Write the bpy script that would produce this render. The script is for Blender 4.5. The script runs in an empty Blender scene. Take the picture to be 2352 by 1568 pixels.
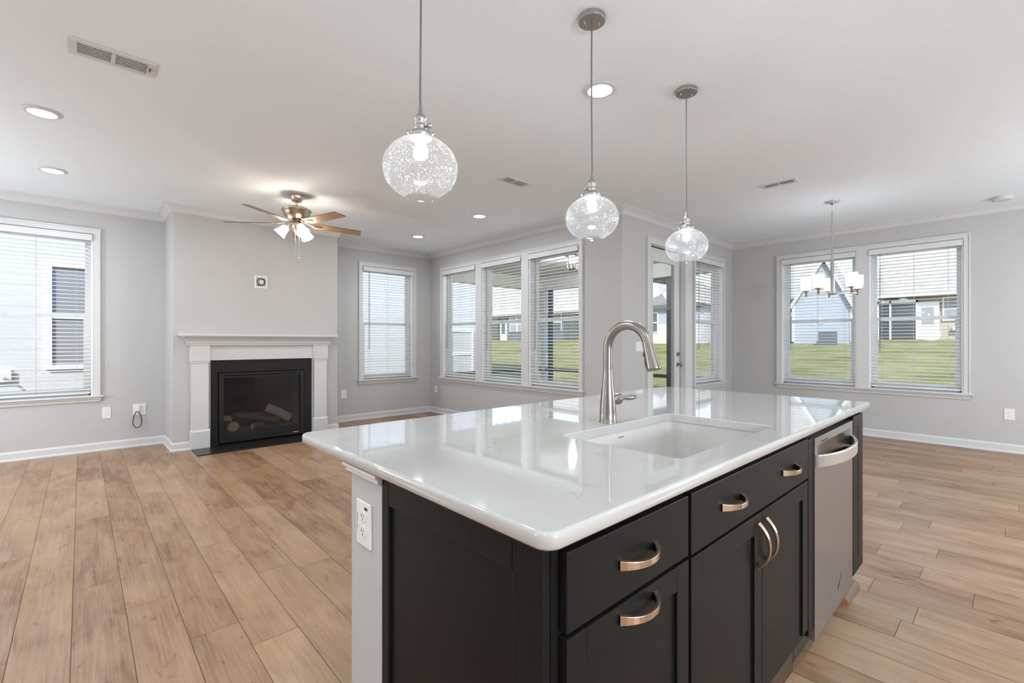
import bpy, bmesh, math, random
from mathutils import Vector, Matrix

R = math.radians
rnd = random.Random(7)
scene = bpy.context.scene
COL = scene.collection

# ------------------------------------------------------------------ camera, sky, sun, exposure
CAM_H = 1.24
YAW = 47.193                      # viewing direction, degrees from +X towards +Y
cam_d = bpy.data.cameras.new('camera')
cam_d.sensor_width = 36.0
cam_d.lens = 1068.42 * 36.0 / 2352.0
cam_d.shift_y = 0.57 / 2352.0
cam_d.clip_start = 0.05
cam_d.clip_end = 400
cam = bpy.data.objects.new('camera', cam_d)
COL.objects.link(cam)
cam.location = (0, 0, CAM_H)
cam.rotation_euler = (R(90), 0, R(YAW - 90))
scene.camera = cam

vs = scene.view_settings
vs.view_transform = 'Standard'
vs.look = 'None'
vs.gamma = 1.0
vs.use_curve_mapping = False
vs.exposure = 0.34

cy = scene.cycles
cy.max_bounces = 10
cy.diffuse_bounces = 5
cy.glossy_bounces = 4
cy.transmission_bounces = 6
cy.transparent_max_bounces = 24
cy.caustics_reflective = False
cy.caustics_refractive = False
cy.sample_clamp_indirect = 6.0
cy.use_denoising = True

SUN_DIR = (0.66, 0.42, -0.62)     # from behind the camera, high
world = bpy.data.worlds.new('sky')
scene.world = world
world.use_nodes = True
wn = world.node_tree
bg = wn.nodes['Background']
sky = wn.nodes.new('ShaderNodeTexSky')
sky.sky_type = 'NISHITA'
sky.sun_disc = False
sky.sun_elevation = R(45)
sky.sun_rotation = R(220)
sky.air_density = 1.0
sky.dust_density = 0.4
wn.links.new(sky.outputs[0], bg.inputs[0])
bg.inputs[1].default_value = 0.40

sun_d = bpy.data.lights.new('sun', 'SUN')
sun_d.energy = 4.7
sun_d.angle = R(0.6)
sun_d.color = (1.0, 0.96, 0.90)
sun = bpy.data.objects.new('sun', sun_d)
COL.objects.link(sun)
sun.rotation_euler = Vector(SUN_DIR).to_track_quat('-Z', 'Y').to_euler()
sun.location = (-20, -24, 30)

# lamp powers (watts) used by the fixtures further down
P_DOWN = 9.0       # recessed ceiling lights
P_PENDANT = 6.0
P_FAN = 10.0
P_CHAND = 1.6
NEUTRAL = (0.90, 0.985, 1.06)
WARM = (1.0, 0.90, 0.76)

# four unseen point lights added to brighten the room, behind and beside the camera
for fx, fy, fe in ((0.5, -2.3, 135.0), (5.6, -2.2, 125.0), (-2.3, 5.6, 100.0), (-2.3, 1.6, 20.0)):
    fd = bpy.data.lights.new('fill_light', 'POINT')
    fd.energy = fe
    fd.color = NEUTRAL
    fd.shadow_soft_size = 0.20
    fo = bpy.data.objects.new('fill_light', fd)
    COL.objects.link(fo)
    fo.location = (fx, fy, 1.45)

# ------------------------------------------------------------------ materials
MATS = {}
def mat(name, color, rough=0.5, metal=0.0, spec=0.5, emit=None, estr=0.0, noise=None, bump=None, coat=0.0, aniso=0.0):
    if name in MATS:
        return MATS[name]
    m = bpy.data.materials.new(name)
    m.use_nodes = True
    nt = m.node_tree
    b = nt.nodes['Principled BSDF']
    b.inputs['Base Color'].default_value = (*color, 1)
    b.inputs['Roughness'].default_value = rough
    b.inputs['Metallic'].default_value = metal
    b.inputs['Specular IOR Level'].default_value = spec
    b.inputs['Coat Weight'].default_value = coat
    b.inputs['Anisotropic'].default_value = aniso
    if emit:
        b.inputs['Emission Color'].default_value = (*emit, 1)
        b.inputs['Emission Strength'].default_value = estr
    if noise:                       # (scale vec, amount) : gentle value variation
        tc = nt.nodes.new('ShaderNodeTexCoord')
        mp = nt.nodes.new('ShaderNodeMapping')
        mp.inputs['Scale'].default_value = noise[0]
        nz = nt.nodes.new('ShaderNodeTexNoise')
        nz.inputs['Scale'].default_value = 1.0
        nz.inputs['Detail'].default_value = 4
        mr = nt.nodes.new('ShaderNodeMapRange')
        mr.inputs[3].default_value = 1 - noise[1]
        mr.inputs[4].default_value = 1 + noise[1]
        mx = nt.nodes.new('ShaderNodeVectorMath')
        mx.operation = 'SCALE'
        mx.inputs[0].default_value = color
        nt.links.new(tc.outputs['Object'], mp.inputs[0])
        nt.links.new(mp.outputs[0], nz.inputs['Vector'])
        nt.links.new(nz.outputs[0], mr.inputs[0])
        nt.links.new(mr.outputs[0], mx.inputs['Scale'])
        nt.links.new(mx.outputs[0], b.inputs['Base Color'])
    if bump:                        # (scale vec, strength, distance)
        tc2 = nt.nodes.new('ShaderNodeTexCoord')
        mp2 = nt.nodes.new('ShaderNodeMapping')
        mp2.inputs['Scale'].default_value = bump[0]
        n2 = nt.nodes.new('ShaderNodeTexNoise')
        n2.inputs['Scale'].default_value = 1.0
        n2.inputs['Detail'].default_value = 3
        bp = nt.nodes.new('ShaderNodeBump')
        bp.inputs['Strength'].default_value = bump[1]
        bp.inputs['Distance'].default_value = bump[2]
        nt.links.new(tc2.outputs['Object'], mp2.inputs[0])
        nt.links.new(mp2.outputs[0], n2.inputs['Vector'])
        nt.links.new(n2.outputs[0], bp.inputs['Height'])
        nt.links.new(bp.outputs[0], b.inputs['Normal'])
    MATS[name] = m
    return m

def emis(name, color, strength):
    m = bpy.data.materials.new(name)
    m.use_nodes = True
    nt = m.node_tree
    nt.nodes.clear()
    e = nt.nodes.new('ShaderNodeEmission')
    e.inputs[0].default_value = (*color, 1)
    e.inputs[1].default_value = strength
    o = nt.nodes.new('ShaderNodeOutputMaterial')
    nt.links.new(e.outputs[0], o.inputs[0])
    return m

def clear_glass(name, tint=(1, 1, 1), ior=1.45, rough=0.0, boost=1.0):
    m = bpy.data.materials.new(name)
    m.use_nodes = True
    nt = m.node_tree
    nt.nodes.clear()
    t = nt.nodes.new('ShaderNodeBsdfTransparent')
    t.inputs[0].default_value = (*tint, 1)
    g = nt.nodes.new('ShaderNodeBsdfGlossy')
    g.inputs['Roughness'].default_value = rough
    f = nt.nodes.new('ShaderNodeFresnel')
    f.inputs[0].default_value = ior
    mul = nt.nodes.new('ShaderNodeMath')
    mul.operation = 'MULTIPLY'
    mul.use_clamp = True
    mul.inputs[1].default_value = boost
    mx = nt.nodes.new('ShaderNodeMixShader')
    o = nt.nodes.new('ShaderNodeOutputMaterial')
    ge = nt.nodes.new('ShaderNodeNewGeometry')
    fb = nt.nodes.new('ShaderNodeMath')        # reflect at the outer face only; the inner face just lets light out
    fb.operation = 'SUBTRACT'
    fb.inputs[0].default_value = 1.0
    ff = nt.nodes.new('ShaderNodeMath')
    ff.operation = 'MULTIPLY'
    nt.links.new(ge.outputs['Backfacing'], fb.inputs[1])
    nt.links.new(f.outputs[0], mul.inputs[0])
    nt.links.new(mul.outputs[0], ff.inputs[0])
    nt.links.new(fb.outputs[0], ff.inputs[1])
    nt.links.new(ff.outputs[0], mx.inputs[0])
    nt.links.new(t.outputs[0], mx.inputs[1])
    nt.links.new(g.outputs[0], mx.inputs[2])
    nt.links.new(mx.outputs[0], o.inputs[0])
    return m

def frosted(name, color, through, estr):
    m = bpy.data.materials.new(name)
    m.use_nodes = True
    nt = m.node_tree
    nt.nodes.clear()
    t = nt.nodes.new('ShaderNodeBsdfTransparent')
    d = nt.nodes.new('ShaderNodeBsdfTranslucent')
    d.inputs[0].default_value = (*color, 1)
    e = nt.nodes.new('ShaderNodeEmission')
    e.inputs[0].default_value = (*color, 1)
    e.inputs[1].default_value = estr
    mx = nt.nodes.new('ShaderNodeMixShader')
    mx.inputs[0].default_value = through
    ad = nt.nodes.new('ShaderNodeAddShader')
    o = nt.nodes.new('ShaderNodeOutputMaterial')
    nt.links.new(d.outputs[0], mx.inputs[1])
    nt.links.new(t.outputs[0], mx.inputs[2])
    nt.links.new(mx.outputs[0], ad.inputs[0])
    nt.links.new(e.outputs[0], ad.inputs[1])
    nt.links.new(ad.outputs[0], o.inputs[0])
    return m

M_WALL = mat('wall_paint', (0.505, 0.500, 0.493), 0.75, noise=((3, 3, 3), 0.01))
M_CEIL = mat('ceiling_paint', (0.83, 0.88, 0.915), 0.85)
M_TRIM = mat('white_trim_paint', (0.64, 0.64, 0.637), 0.38)
M_VINYL = mat('white_vinyl', (0.88, 0.88, 0.88), 0.35)
M_BLIND = mat('white_blind', (0.70, 0.70, 0.695), 0.42)
M_SLAT = mat('white_slat', (0.92, 0.92, 0.915), 0.45)
def _slat():
    nt = M_SLAT.node_tree
    b = nt.nodes['Principled BSDF']
    t = nt.nodes.new('ShaderNodeBsdfTranslucent'); t.inputs[0].default_value = (0.95, 0.95, 0.95, 1)
    mx = nt.nodes.new('ShaderNodeMixShader'); mx.inputs[0].default_value = 0.30
    o = nt.nodes['Material Output']
    nt.links.new(b.outputs[0], mx.inputs[1]); nt.links.new(t.outputs[0], mx.inputs[2]); nt.links.new(mx.outputs[0], o.inputs[0])
_slat()
M_WAND = mat('backlit_grey_wand', (0.16, 0.16, 0.165), 0.35)  # white wand; its backlit shade is painted in as dark grey
M_CORD = mat('blind_cord', (0.55, 0.55, 0.55), 0.7)
M_CAB = mat('charcoal_cabinet_paint', (0.009, 0.0089, 0.0088), 0.45, spec=0.16, noise=((2, 2, 9), 0.06))
M_CABDARK = mat('cabinet_gap', (0.004, 0.004, 0.004), 0.7)
M_TOE = mat('brown_toe_board', (0.065, 0.034, 0.018), 0.45, noise=((3, 20, 20), 0.15))
M_RAW = mat('raw_wood_end', (0.45, 0.19, 0.05), 0.6)
M_SHOE = mat('brown_stained_moulding', (0.17, 0.115, 0.085), 0.32, noise=((3, 40, 40), 0.15))
M_STEEL = mat('stainless_steel', (0.36, 0.363, 0.366), 0.36, 1.0, noise=((60, 1, 1), 0.03))
M_NICKEL = mat('brushed_nickel', (0.28, 0.248, 0.225), 0.33, 1.0)
M_NICKEL_D = mat('satin_nickel', (0.44, 0.42, 0.40), 0.40, 1.0)
M_NICKEL_L = mat('light_nickel', (0.62, 0.60, 0.57), 0.30, 1.0)
M_PULL = mat('champagne_pull', (0.60, 0.49, 0.37), 0.27, 1.0)
M_CHROME = mat('chrome', (0.85, 0.85, 0.85), 0.08, 1.0)
M_BRASSY = mat('warm_nickel', (0.62, 0.52, 0.42), 0.22, 1.0)
M_BLACK = mat('black_plastic', (0.012, 0.012, 0.013), 0.35)
M_FPBLACK = mat('black_surround_stone', (0.008, 0.0068, 0.0062), 0.5, spec=0.3, noise=((9, 9, 9), 0.2))
M_FPFRAME = mat('black_metal_frame', (0.011, 0.010, 0.0095), 0.45, spec=0.3)
M_FIREBOX = mat('firebox_black', (0.006, 0.006, 0.006), 0.75)
M_HEARTH = mat('black_hearth_slate', (0.010, 0.010, 0.011), 0.30, noise=((4, 4, 4), 0.2))
M_CORDDK = mat('dark_cord', (0.16, 0.155, 0.15), 0.7)
M_PLATE = mat('white_plate', (0.80, 0.80, 0.79), 0.35)
M_SLOT = mat('socket_slot', (0.16, 0.15, 0.14), 0.5)
M_PORC = mat('sink_composite', (0.62, 0.60, 0.575), 0.28)
M_VENTSH = mat('vent_grey', (0.66, 0.655, 0.65), 0.6)
M_BLADE = mat('oak_blade', (0.40, 0.245, 0.12), 0.40, noise=((5, 40, 5), 0.25))
M_BLADE_E = mat('dark_blade_edge', (0.05, 0.035, 0.025), 0.5)
M_GLASS = clear_glass('window_glass', (0.97, 0.98, 0.98))
M_FPGLASS = clear_glass('fireplace_glass', (0.86, 0.86, 0.86), 1.5, 0.0, 1.3)
M_BULBGL = frosted('frosted_bulb', (1.0, 0.97, 0.92), 0.985, 0.03)
M_FILA = emis('lit_filament', (1.0, 0.95, 0.86), 26.0)
M_LENS = emis('lit_lens', (1.0, 0.985, 0.96), 5.0)
M_SHADE_F = frosted('lit_fan_shade', (1.0, 0.93, 0.82), 0.5, 2.2)
M_SHADE_C = frosted('frosted_chandelier_shade', (0.93, 0.87, 0.78), 0.70, 0.16)

def make_seeded():
    m = bpy.data.materials.new('seeded_glass')
    m.use_nodes = True
    nt = m.node_tree
    nt.nodes.clear()
    N = nt.nodes.new
    L = nt.links.new
    t = N('ShaderNodeBsdfTransparent')
    t.inputs[0].default_value = (0.97, 0.97, 0.97, 1)
    g = N('ShaderNodeBsdfGlossy')
    g.inputs['Roughness'].default_value = 0.03
    lw = N('ShaderNodeLayerWeight')
    lw.inputs[0].default_value = 0.30
    pw = N('ShaderNodeMath'); pw.operation = 'POWER'; pw.inputs[1].default_value = 1.5
    ml = N('ShaderNodeMath'); ml.operation = 'MULTIPLY'; ml.inputs[1].default_value = 0.75; ml.use_clamp = True
    tl = N('ShaderNodeBsdfTranslucent')
    tl.inputs[0].default_value = (0.95, 0.95, 0.95, 1)
    m1 = N('ShaderNodeMixShader')
    L(lw.outputs['Facing'], pw.inputs[0]); L(pw.outputs[0], ml.inputs[0]); L(ml.outputs[0], m1.inputs[0])
    L(t.outputs[0], m1.inputs[1]); L(g.outputs[0], m1.inputs[2])
    tc = N('ShaderNodeTexCoord')
    vo = N('ShaderNodeTexVoronoi'); vo.inputs['Scale'].default_value = 230.0
    lt = N('ShaderNodeMath'); lt.operation = 'LESS_THAN'; lt.inputs[1].default_value = 0.21
    nz = N('ShaderNodeTexNoise'); nz.inputs['Scale'].default_value = 16.0
    gt = N('ShaderNodeMath'); gt.operation = 'GREATER_THAN'; gt.inputs[1].default_value = 0.47
    mm = N('ShaderNodeMath'); mm.operation = 'MULTIPLY'
    m9 = N('ShaderNodeMath'); m9.operation = 'MULTIPLY'; m9.inputs[1].default_value = 0.6
    L(tc.outputs['Object'], vo.inputs['Vector']); L(tc.outputs['Object'], nz.inputs['Vector'])
    L(vo.outputs['Distance'], lt.inputs[0]); L(nz.outputs[0], gt.inputs[0])
    L(lt.outputs[0], mm.inputs[0]); L(gt.outputs[0], mm.inputs[1]); L(mm.outputs[0], m9.inputs[0])
    ad = N('ShaderNodeMath'); ad.operation = 'ADD'; ad.inputs[1].default_value = 0.035
    L(m9.outputs[0], ad.inputs[0])
    m2 = N('ShaderNodeMixShader')
    L(ad.outputs[0], m2.inputs[0]); L(m1.outputs[0], m2.inputs[1]); L(tl.outputs[0], m2.inputs[2])
    o = N('ShaderNodeOutputMaterial')
    L(m2.outputs[0], o.inputs[0])
    return m
M_SEED = make_seeded()

def make_quartz():
    m = mat('white_quartz', (0.70, 0.69, 0.68), 0.05, spec=0.6, coat=0.7)
    nt = m.node_tree
    N = nt.nodes.new
    L = nt.links.new
    b = nt.nodes['Principled BSDF']
    b.inputs['Coat IOR'].default_value = 1.55
    tc = N('ShaderNodeTexCoord')
    # thin wandering veins: |noise - .5| small
    n1 = N('ShaderNodeTexNoise'); n1.inputs['Scale'].default_value = 4.2; n1.inputs['Detail'].default_value = 9; n1.inputs['Roughness'].default_value = 0.62; n1.inputs['Distortion'].default_value = 0.6
    s = N('ShaderNodeMath'); s.operation = 'SUBTRACT'; s.inputs[1].default_value = 0.5
    a = N('ShaderNodeMath'); a.operation = 'ABSOLUTE'
    r = N('ShaderNodeMapRange'); r.inputs[1].default_value = 0.0; r.inputs[2].default_value = 0.012; r.inputs[3].default_value = 1.0; r.inputs[4].default_value = 0.0
    n2 = N('ShaderNodeTexNoise'); n2.inputs['Scale'].default_value = 9.0; n2.inputs['Detail'].default_value = 3
    r2 = N('ShaderNodeMapRange'); r2.inputs[1].default_value = 0.54; r2.inputs[2].default_value = 0.66
    mu = N('ShaderNodeMath'); mu.operation = 'MULTIPLY'
    mu2 = N('ShaderNodeMath'); mu2.operation = 'MULTIPLY'; mu2.inputs[1].default_value = 0.55
    n3 = N('ShaderNodeTexNoise'); n3.inputs['Scale'].default_value = 3.0; n3.inputs['Detail'].default_value = 5
    cr = N('ShaderNodeValToRGB')
    cr.color_ramp.elements[0].position = 0.35; cr.color_ramp.elements[0].color = (0.475, 0.462, 0.445, 1)
    cr.color_ramp.elements[1].position = 0.65; cr.color_ramp.elements[1].color = (0.525, 0.512, 0.495, 1)
    mx = N('ShaderNodeMix'); mx.data_type = 'RGBA'
    mx.inputs['B'].default_value = (0.30, 0.29, 0.28, 1)
    for n in (n1, n2, n3):
        L(tc.outputs['Object'], n.inputs['Vector'])
    L(n1.outputs[0], s.inputs[0]); L(s.outputs[0], a.inputs[0]); L(a.outputs[0], r.inputs[0])
    L(n2.outputs[0], r2.inputs[0]); L(r.outputs[0], mu.inputs[0]); L(r2.outputs[0], mu.inputs[1])
    L(mu.outputs[0], mu2.inputs[0]); L(mu2.outputs[0], mx.inputs['Factor'])
    L(n3.outputs[0], cr.inputs[0]); L(cr.outputs[0], mx.inputs['A']); L(mx.outputs['Result'], b.inputs['Base Color'])
    return m
M_QUARTZ = make_quartz()

def make_floor():
    m = bpy.data.materials.new('oak_plank')
    m.use_nodes = True
    nt = m.node_tree
    N = nt.nodes.new
    L = nt.links.new
    b = nt.nodes['Principled BSDF']
    uv = N('ShaderNodeUVMap'); uv.uv_map = 'plank'
    at = N('ShaderNodeAttribute'); at.attribute_name = 'tone'
    # tone.r: plank brightness, tone.g: offset
    sep = N('ShaderNodeSeparateColor')
    L(at.outputs['Color'], sep.inputs[0])
    mo = N('ShaderNodeMath'); mo.operation = 'MULTIPLY'; mo.inputs[1].default_value = 57.0
    L(sep.outputs[1], mo.inputs[0])
    cmb = N('ShaderNodeCombineXYZ'); L(mo.outputs[0], cmb.inputs[2])
    av = N('ShaderNodeVectorMath'); av.operation = 'ADD'
    L(uv.outputs[0], av.inputs[0]); L(cmb.outputs[0], av.inputs[1])
    def nz(scale, det, dist=0.0, rough=0.55):
        mp = N('ShaderNodeMapping'); mp.inputs['Scale'].default_value = scale
        n = N('ShaderNodeTexNoise'); n.inputs['Scale'].default_value = 1.0
        n.inputs['Detail'].default_value = det; n.inputs['Distortion'].default_value = dist; n.inputs['Roughness'].default_value = rough
        L(av.outputs[0], mp.inputs[0]); L(mp.outputs[0], n.inputs['Vector'])
        return n
    big = nz((8, 2.4, 1), 3, 0.7, 0.5)
    grain = nz((210, 5.0, 1), 3, 0.3)
    rip = nz((55, 2.0, 1), 3, 1.0)
    knot = nz((14, 6.0, 1), 3, 1.2)
    ramp = N('ShaderNodeValToRGB')
    e = ramp.color_ramp.elements
    e[0].position = 0.28; e[0].color = (0.150, 0.070, 0.030, 1)
    e[1].position = 0.72; e[1].color = (0.43, 0.272, 0.165, 1)
    q = ramp.color_ramp.elements.new(0.48); q.color = (0.315, 0.184, 0.101, 1)
    def sc(n, k, off):
        a = N('ShaderNodeMath'); a.operation = 'MULTIPLY_ADD'; a.inputs[1].default_value = k; a.inputs[2].default_value = off
        L(n, a.inputs[0]); return a.outputs[0]
    def add(x, y):
        a = N('ShaderNodeMath'); a.operation = 'ADD'; L(x, a.inputs[0]); L(y, a.inputs[1]); return a.outputs[0]
    v = add(add(sc(big.outputs[0], 0.52, -0.26), sc(grain.outputs[0], 0.30, -0.15)), add(sc(rip.outputs[0], 0.34, -0.17), sc(sep.outputs[0], 0.20, 0.42)))
    kr = N('ShaderNodeMapRange'); kr.inputs[1].default_value = 0.63; kr.inputs[2].default_value = 0.78; kr.inputs[3].default_value = 0.0; kr.inputs[4].default_value = -0.25
    L(knot.outputs[0], kr.inputs[0])
    v = add(v, kr.outputs[0])
    L(v, ramp.inputs[0])
    hue = nz((3.5, 1.1, 1), 2, 0.6)
    hr = N('ShaderNodeMapRange'); hr.inputs[1].default_value = 0.40; hr.inputs[2].default_value = 0.66; hr.inputs[3].default_value = 0.0; hr.inputs[4].default_value = 0.42
    L(hue.outputs[0], hr.inputs[0])
    pale = N('ShaderNodeMix'); pale.data_type = 'RGBA'; pale.blend_type = 'MULTIPLY'
    pale.inputs['B'].default_value = (0.92, 1.0, 1.16, 1)
    L(hr.outputs[0], pale.inputs['Factor']); L(ramp.outputs[0], pale.inputs['A'])
    L(pale.outputs['Result'], b.inputs['Base Color'])
    b.inputs['Roughness'].default_value = 0.36
    b.inputs['Specular IOR Level'].default_value = 0.45
    bp = N('ShaderNodeBump'); bp.inputs['Strength'].default_value = 0.12; bp.inputs['Distance'].default_value = 0.004
    L(grain.outputs[0], bp.inputs['Height']); L(bp.outputs[0], b.inputs['Normal'])
    return m
M_FLOOR = make_floor()
M_SEAM = mat('plank_seam', (0.10, 0.055, 0.03), 0.8)

def stripes(name, c1, c2, period, axis='Z', line=0.08, rough=0.7):
    """lap siding / shingle courses: a thin darker line every period metres"""
    m = mat(name, c1, rough)
    nt = m.node_tree
    N = nt.nodes.new
    L = nt.links.new
    b = nt.nodes['Principled BSDF']
    tc = N('ShaderNodeTexCoord')
    sp = N('ShaderNodeSeparateXYZ')
    L(tc.outputs['Object'], sp.inputs[0])
    d = N('ShaderNodeMath'); d.operation = 'DIVIDE'; d.inputs[1].default_value = period
    f = N('ShaderNodeMath'); f.operation = 'FRACT'
    l = N('ShaderNodeMath'); l.operation = 'LESS_THAN'; l.inputs[1].default_value = line
    mx = N('ShaderNodeMix'); mx.data_type = 'RGBA'
    mx.inputs['A'].default_value = (*c1, 1); mx.inputs['B'].default_value = (*c2, 1)
    L(sp.outputs[axis], d.inputs[0]); L(d.outputs[0], f.inputs[0]); L(f.outputs[0], l.inputs[0])
    L(l.outputs[0], mx.inputs['Factor']); L(mx.outputs['Result'], b.inputs['Base Color'])
    return m
M_SIDE_W = stripes('white_lap_siding', (0.52, 0.53, 0.54), (0.32, 0.33, 0.34), 0.16)
M_SIDE_G = stripes('pale_grey_lap_siding', (0.60, 0.60, 0.605), (0.50, 0.50, 0.505), 0.16)
M_SIDE_B = stripes('blue_grey_siding', (0.105, 0.125, 0.145), (0.07, 0.085, 0.10), 0.16)
M_SIDE_L = stripes('light_blue_siding', (0.33, 0.355, 0.385), (0.24, 0.26, 0.285), 0.16)
M_SIDE_T = stripes('tan_siding', (0.38, 0.33, 0.25), (0.28, 0.24, 0.18), 0.16)
def make_shingle():
    m = mat('grey_shingle', (0.30, 0.28, 0.26), 0.9)
    nt = m.node_tree; N = nt.nodes.new; L = nt.links.new
    b = nt.nodes['Principled BSDF']
    tc = N('ShaderNodeTexCoord'); mp = N('ShaderNodeMapping'); mp.inputs['Scale'].default_value = (1.5, 1.5, 5)
    n = N('ShaderNodeTexNoise'); n.inputs['Scale'].default_value = 1.6; n.inputs['Detail'].default_value = 5
    r = N('ShaderNodeValToRGB')
    r.color_ramp.elements[0].position = 0.3; r.color_ramp.elements[0].color = (0.30, 0.275, 0.235, 1)
    r.color_ramp.elements[1].position = 0.7; r.color_ramp.elements[1].color = (0.42, 0.39, 0.34, 1)
    L(tc.outputs['Object'], mp.inputs[0]); L(mp.outputs[0], n.inputs['Vector']); L(n.outputs[0], r.inputs[0]); L(r.outputs[0], b.inputs['Base Color'])
    return m
M_SHING = make_shingle()
def make_lawn():
    m = mat('lawn_grass', (0.2, 0.25, 0.06), 0.95, spec=0.1)
    nt = m.node_tree; N = nt.nodes.new; L = nt.links.new
    b = nt.nodes['Principled BSDF']
    tc = N('ShaderNodeTexCoord')
    n = N('ShaderNodeTexNoise'); n.inputs['Scale'].default_value = 0.55; n.inputs['Detail'].default_value = 8; n.inputs['Roughness'].default_value = 0.68
    r = N('ShaderNodeValToRGB')
    r.color_ramp.elements[0].position = 0.36; r.color_ramp.elements[0].color = (0.140, 0.142, 0.032, 1)
    r.color_ramp.elements[1].position = 0.64; r.color_ramp.elements[1].color = (0.285, 0.250, 0.105, 1)
    L(tc.outputs['Object'], n.inputs['Vector']); L(n.outputs[0], r.inputs[0]); L(r.outputs[0], b.inputs['Base Color'])
    return m
M_LAWN = make_lawn()
M_EXTW = mat('exterior_white_trim', (0.72, 0.72, 0.71), 0.5)
M_EXTDK = mat('dark_window_pane', (0.05, 0.055, 0.06), 0.12)
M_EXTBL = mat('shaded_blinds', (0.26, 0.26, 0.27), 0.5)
M_SCREEN = mat('screen_frame_grey', (0.055, 0.06, 0.06), 0.5)
M_PORCHC = mat('porch_ceiling_beige', (0.84, 0.82, 0.76), 0.7)
M_CONC = mat('porch_concrete', (0.62, 0.61, 0.59), 0.8, noise=((2, 2, 2), 0.1))
M_GUTTER = mat('dark_fascia', (0.10, 0.09, 0.08), 0.6)
M_AC = mat('grey_unit_metal', (0.09, 0.10, 0.10), 0.5)

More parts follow.
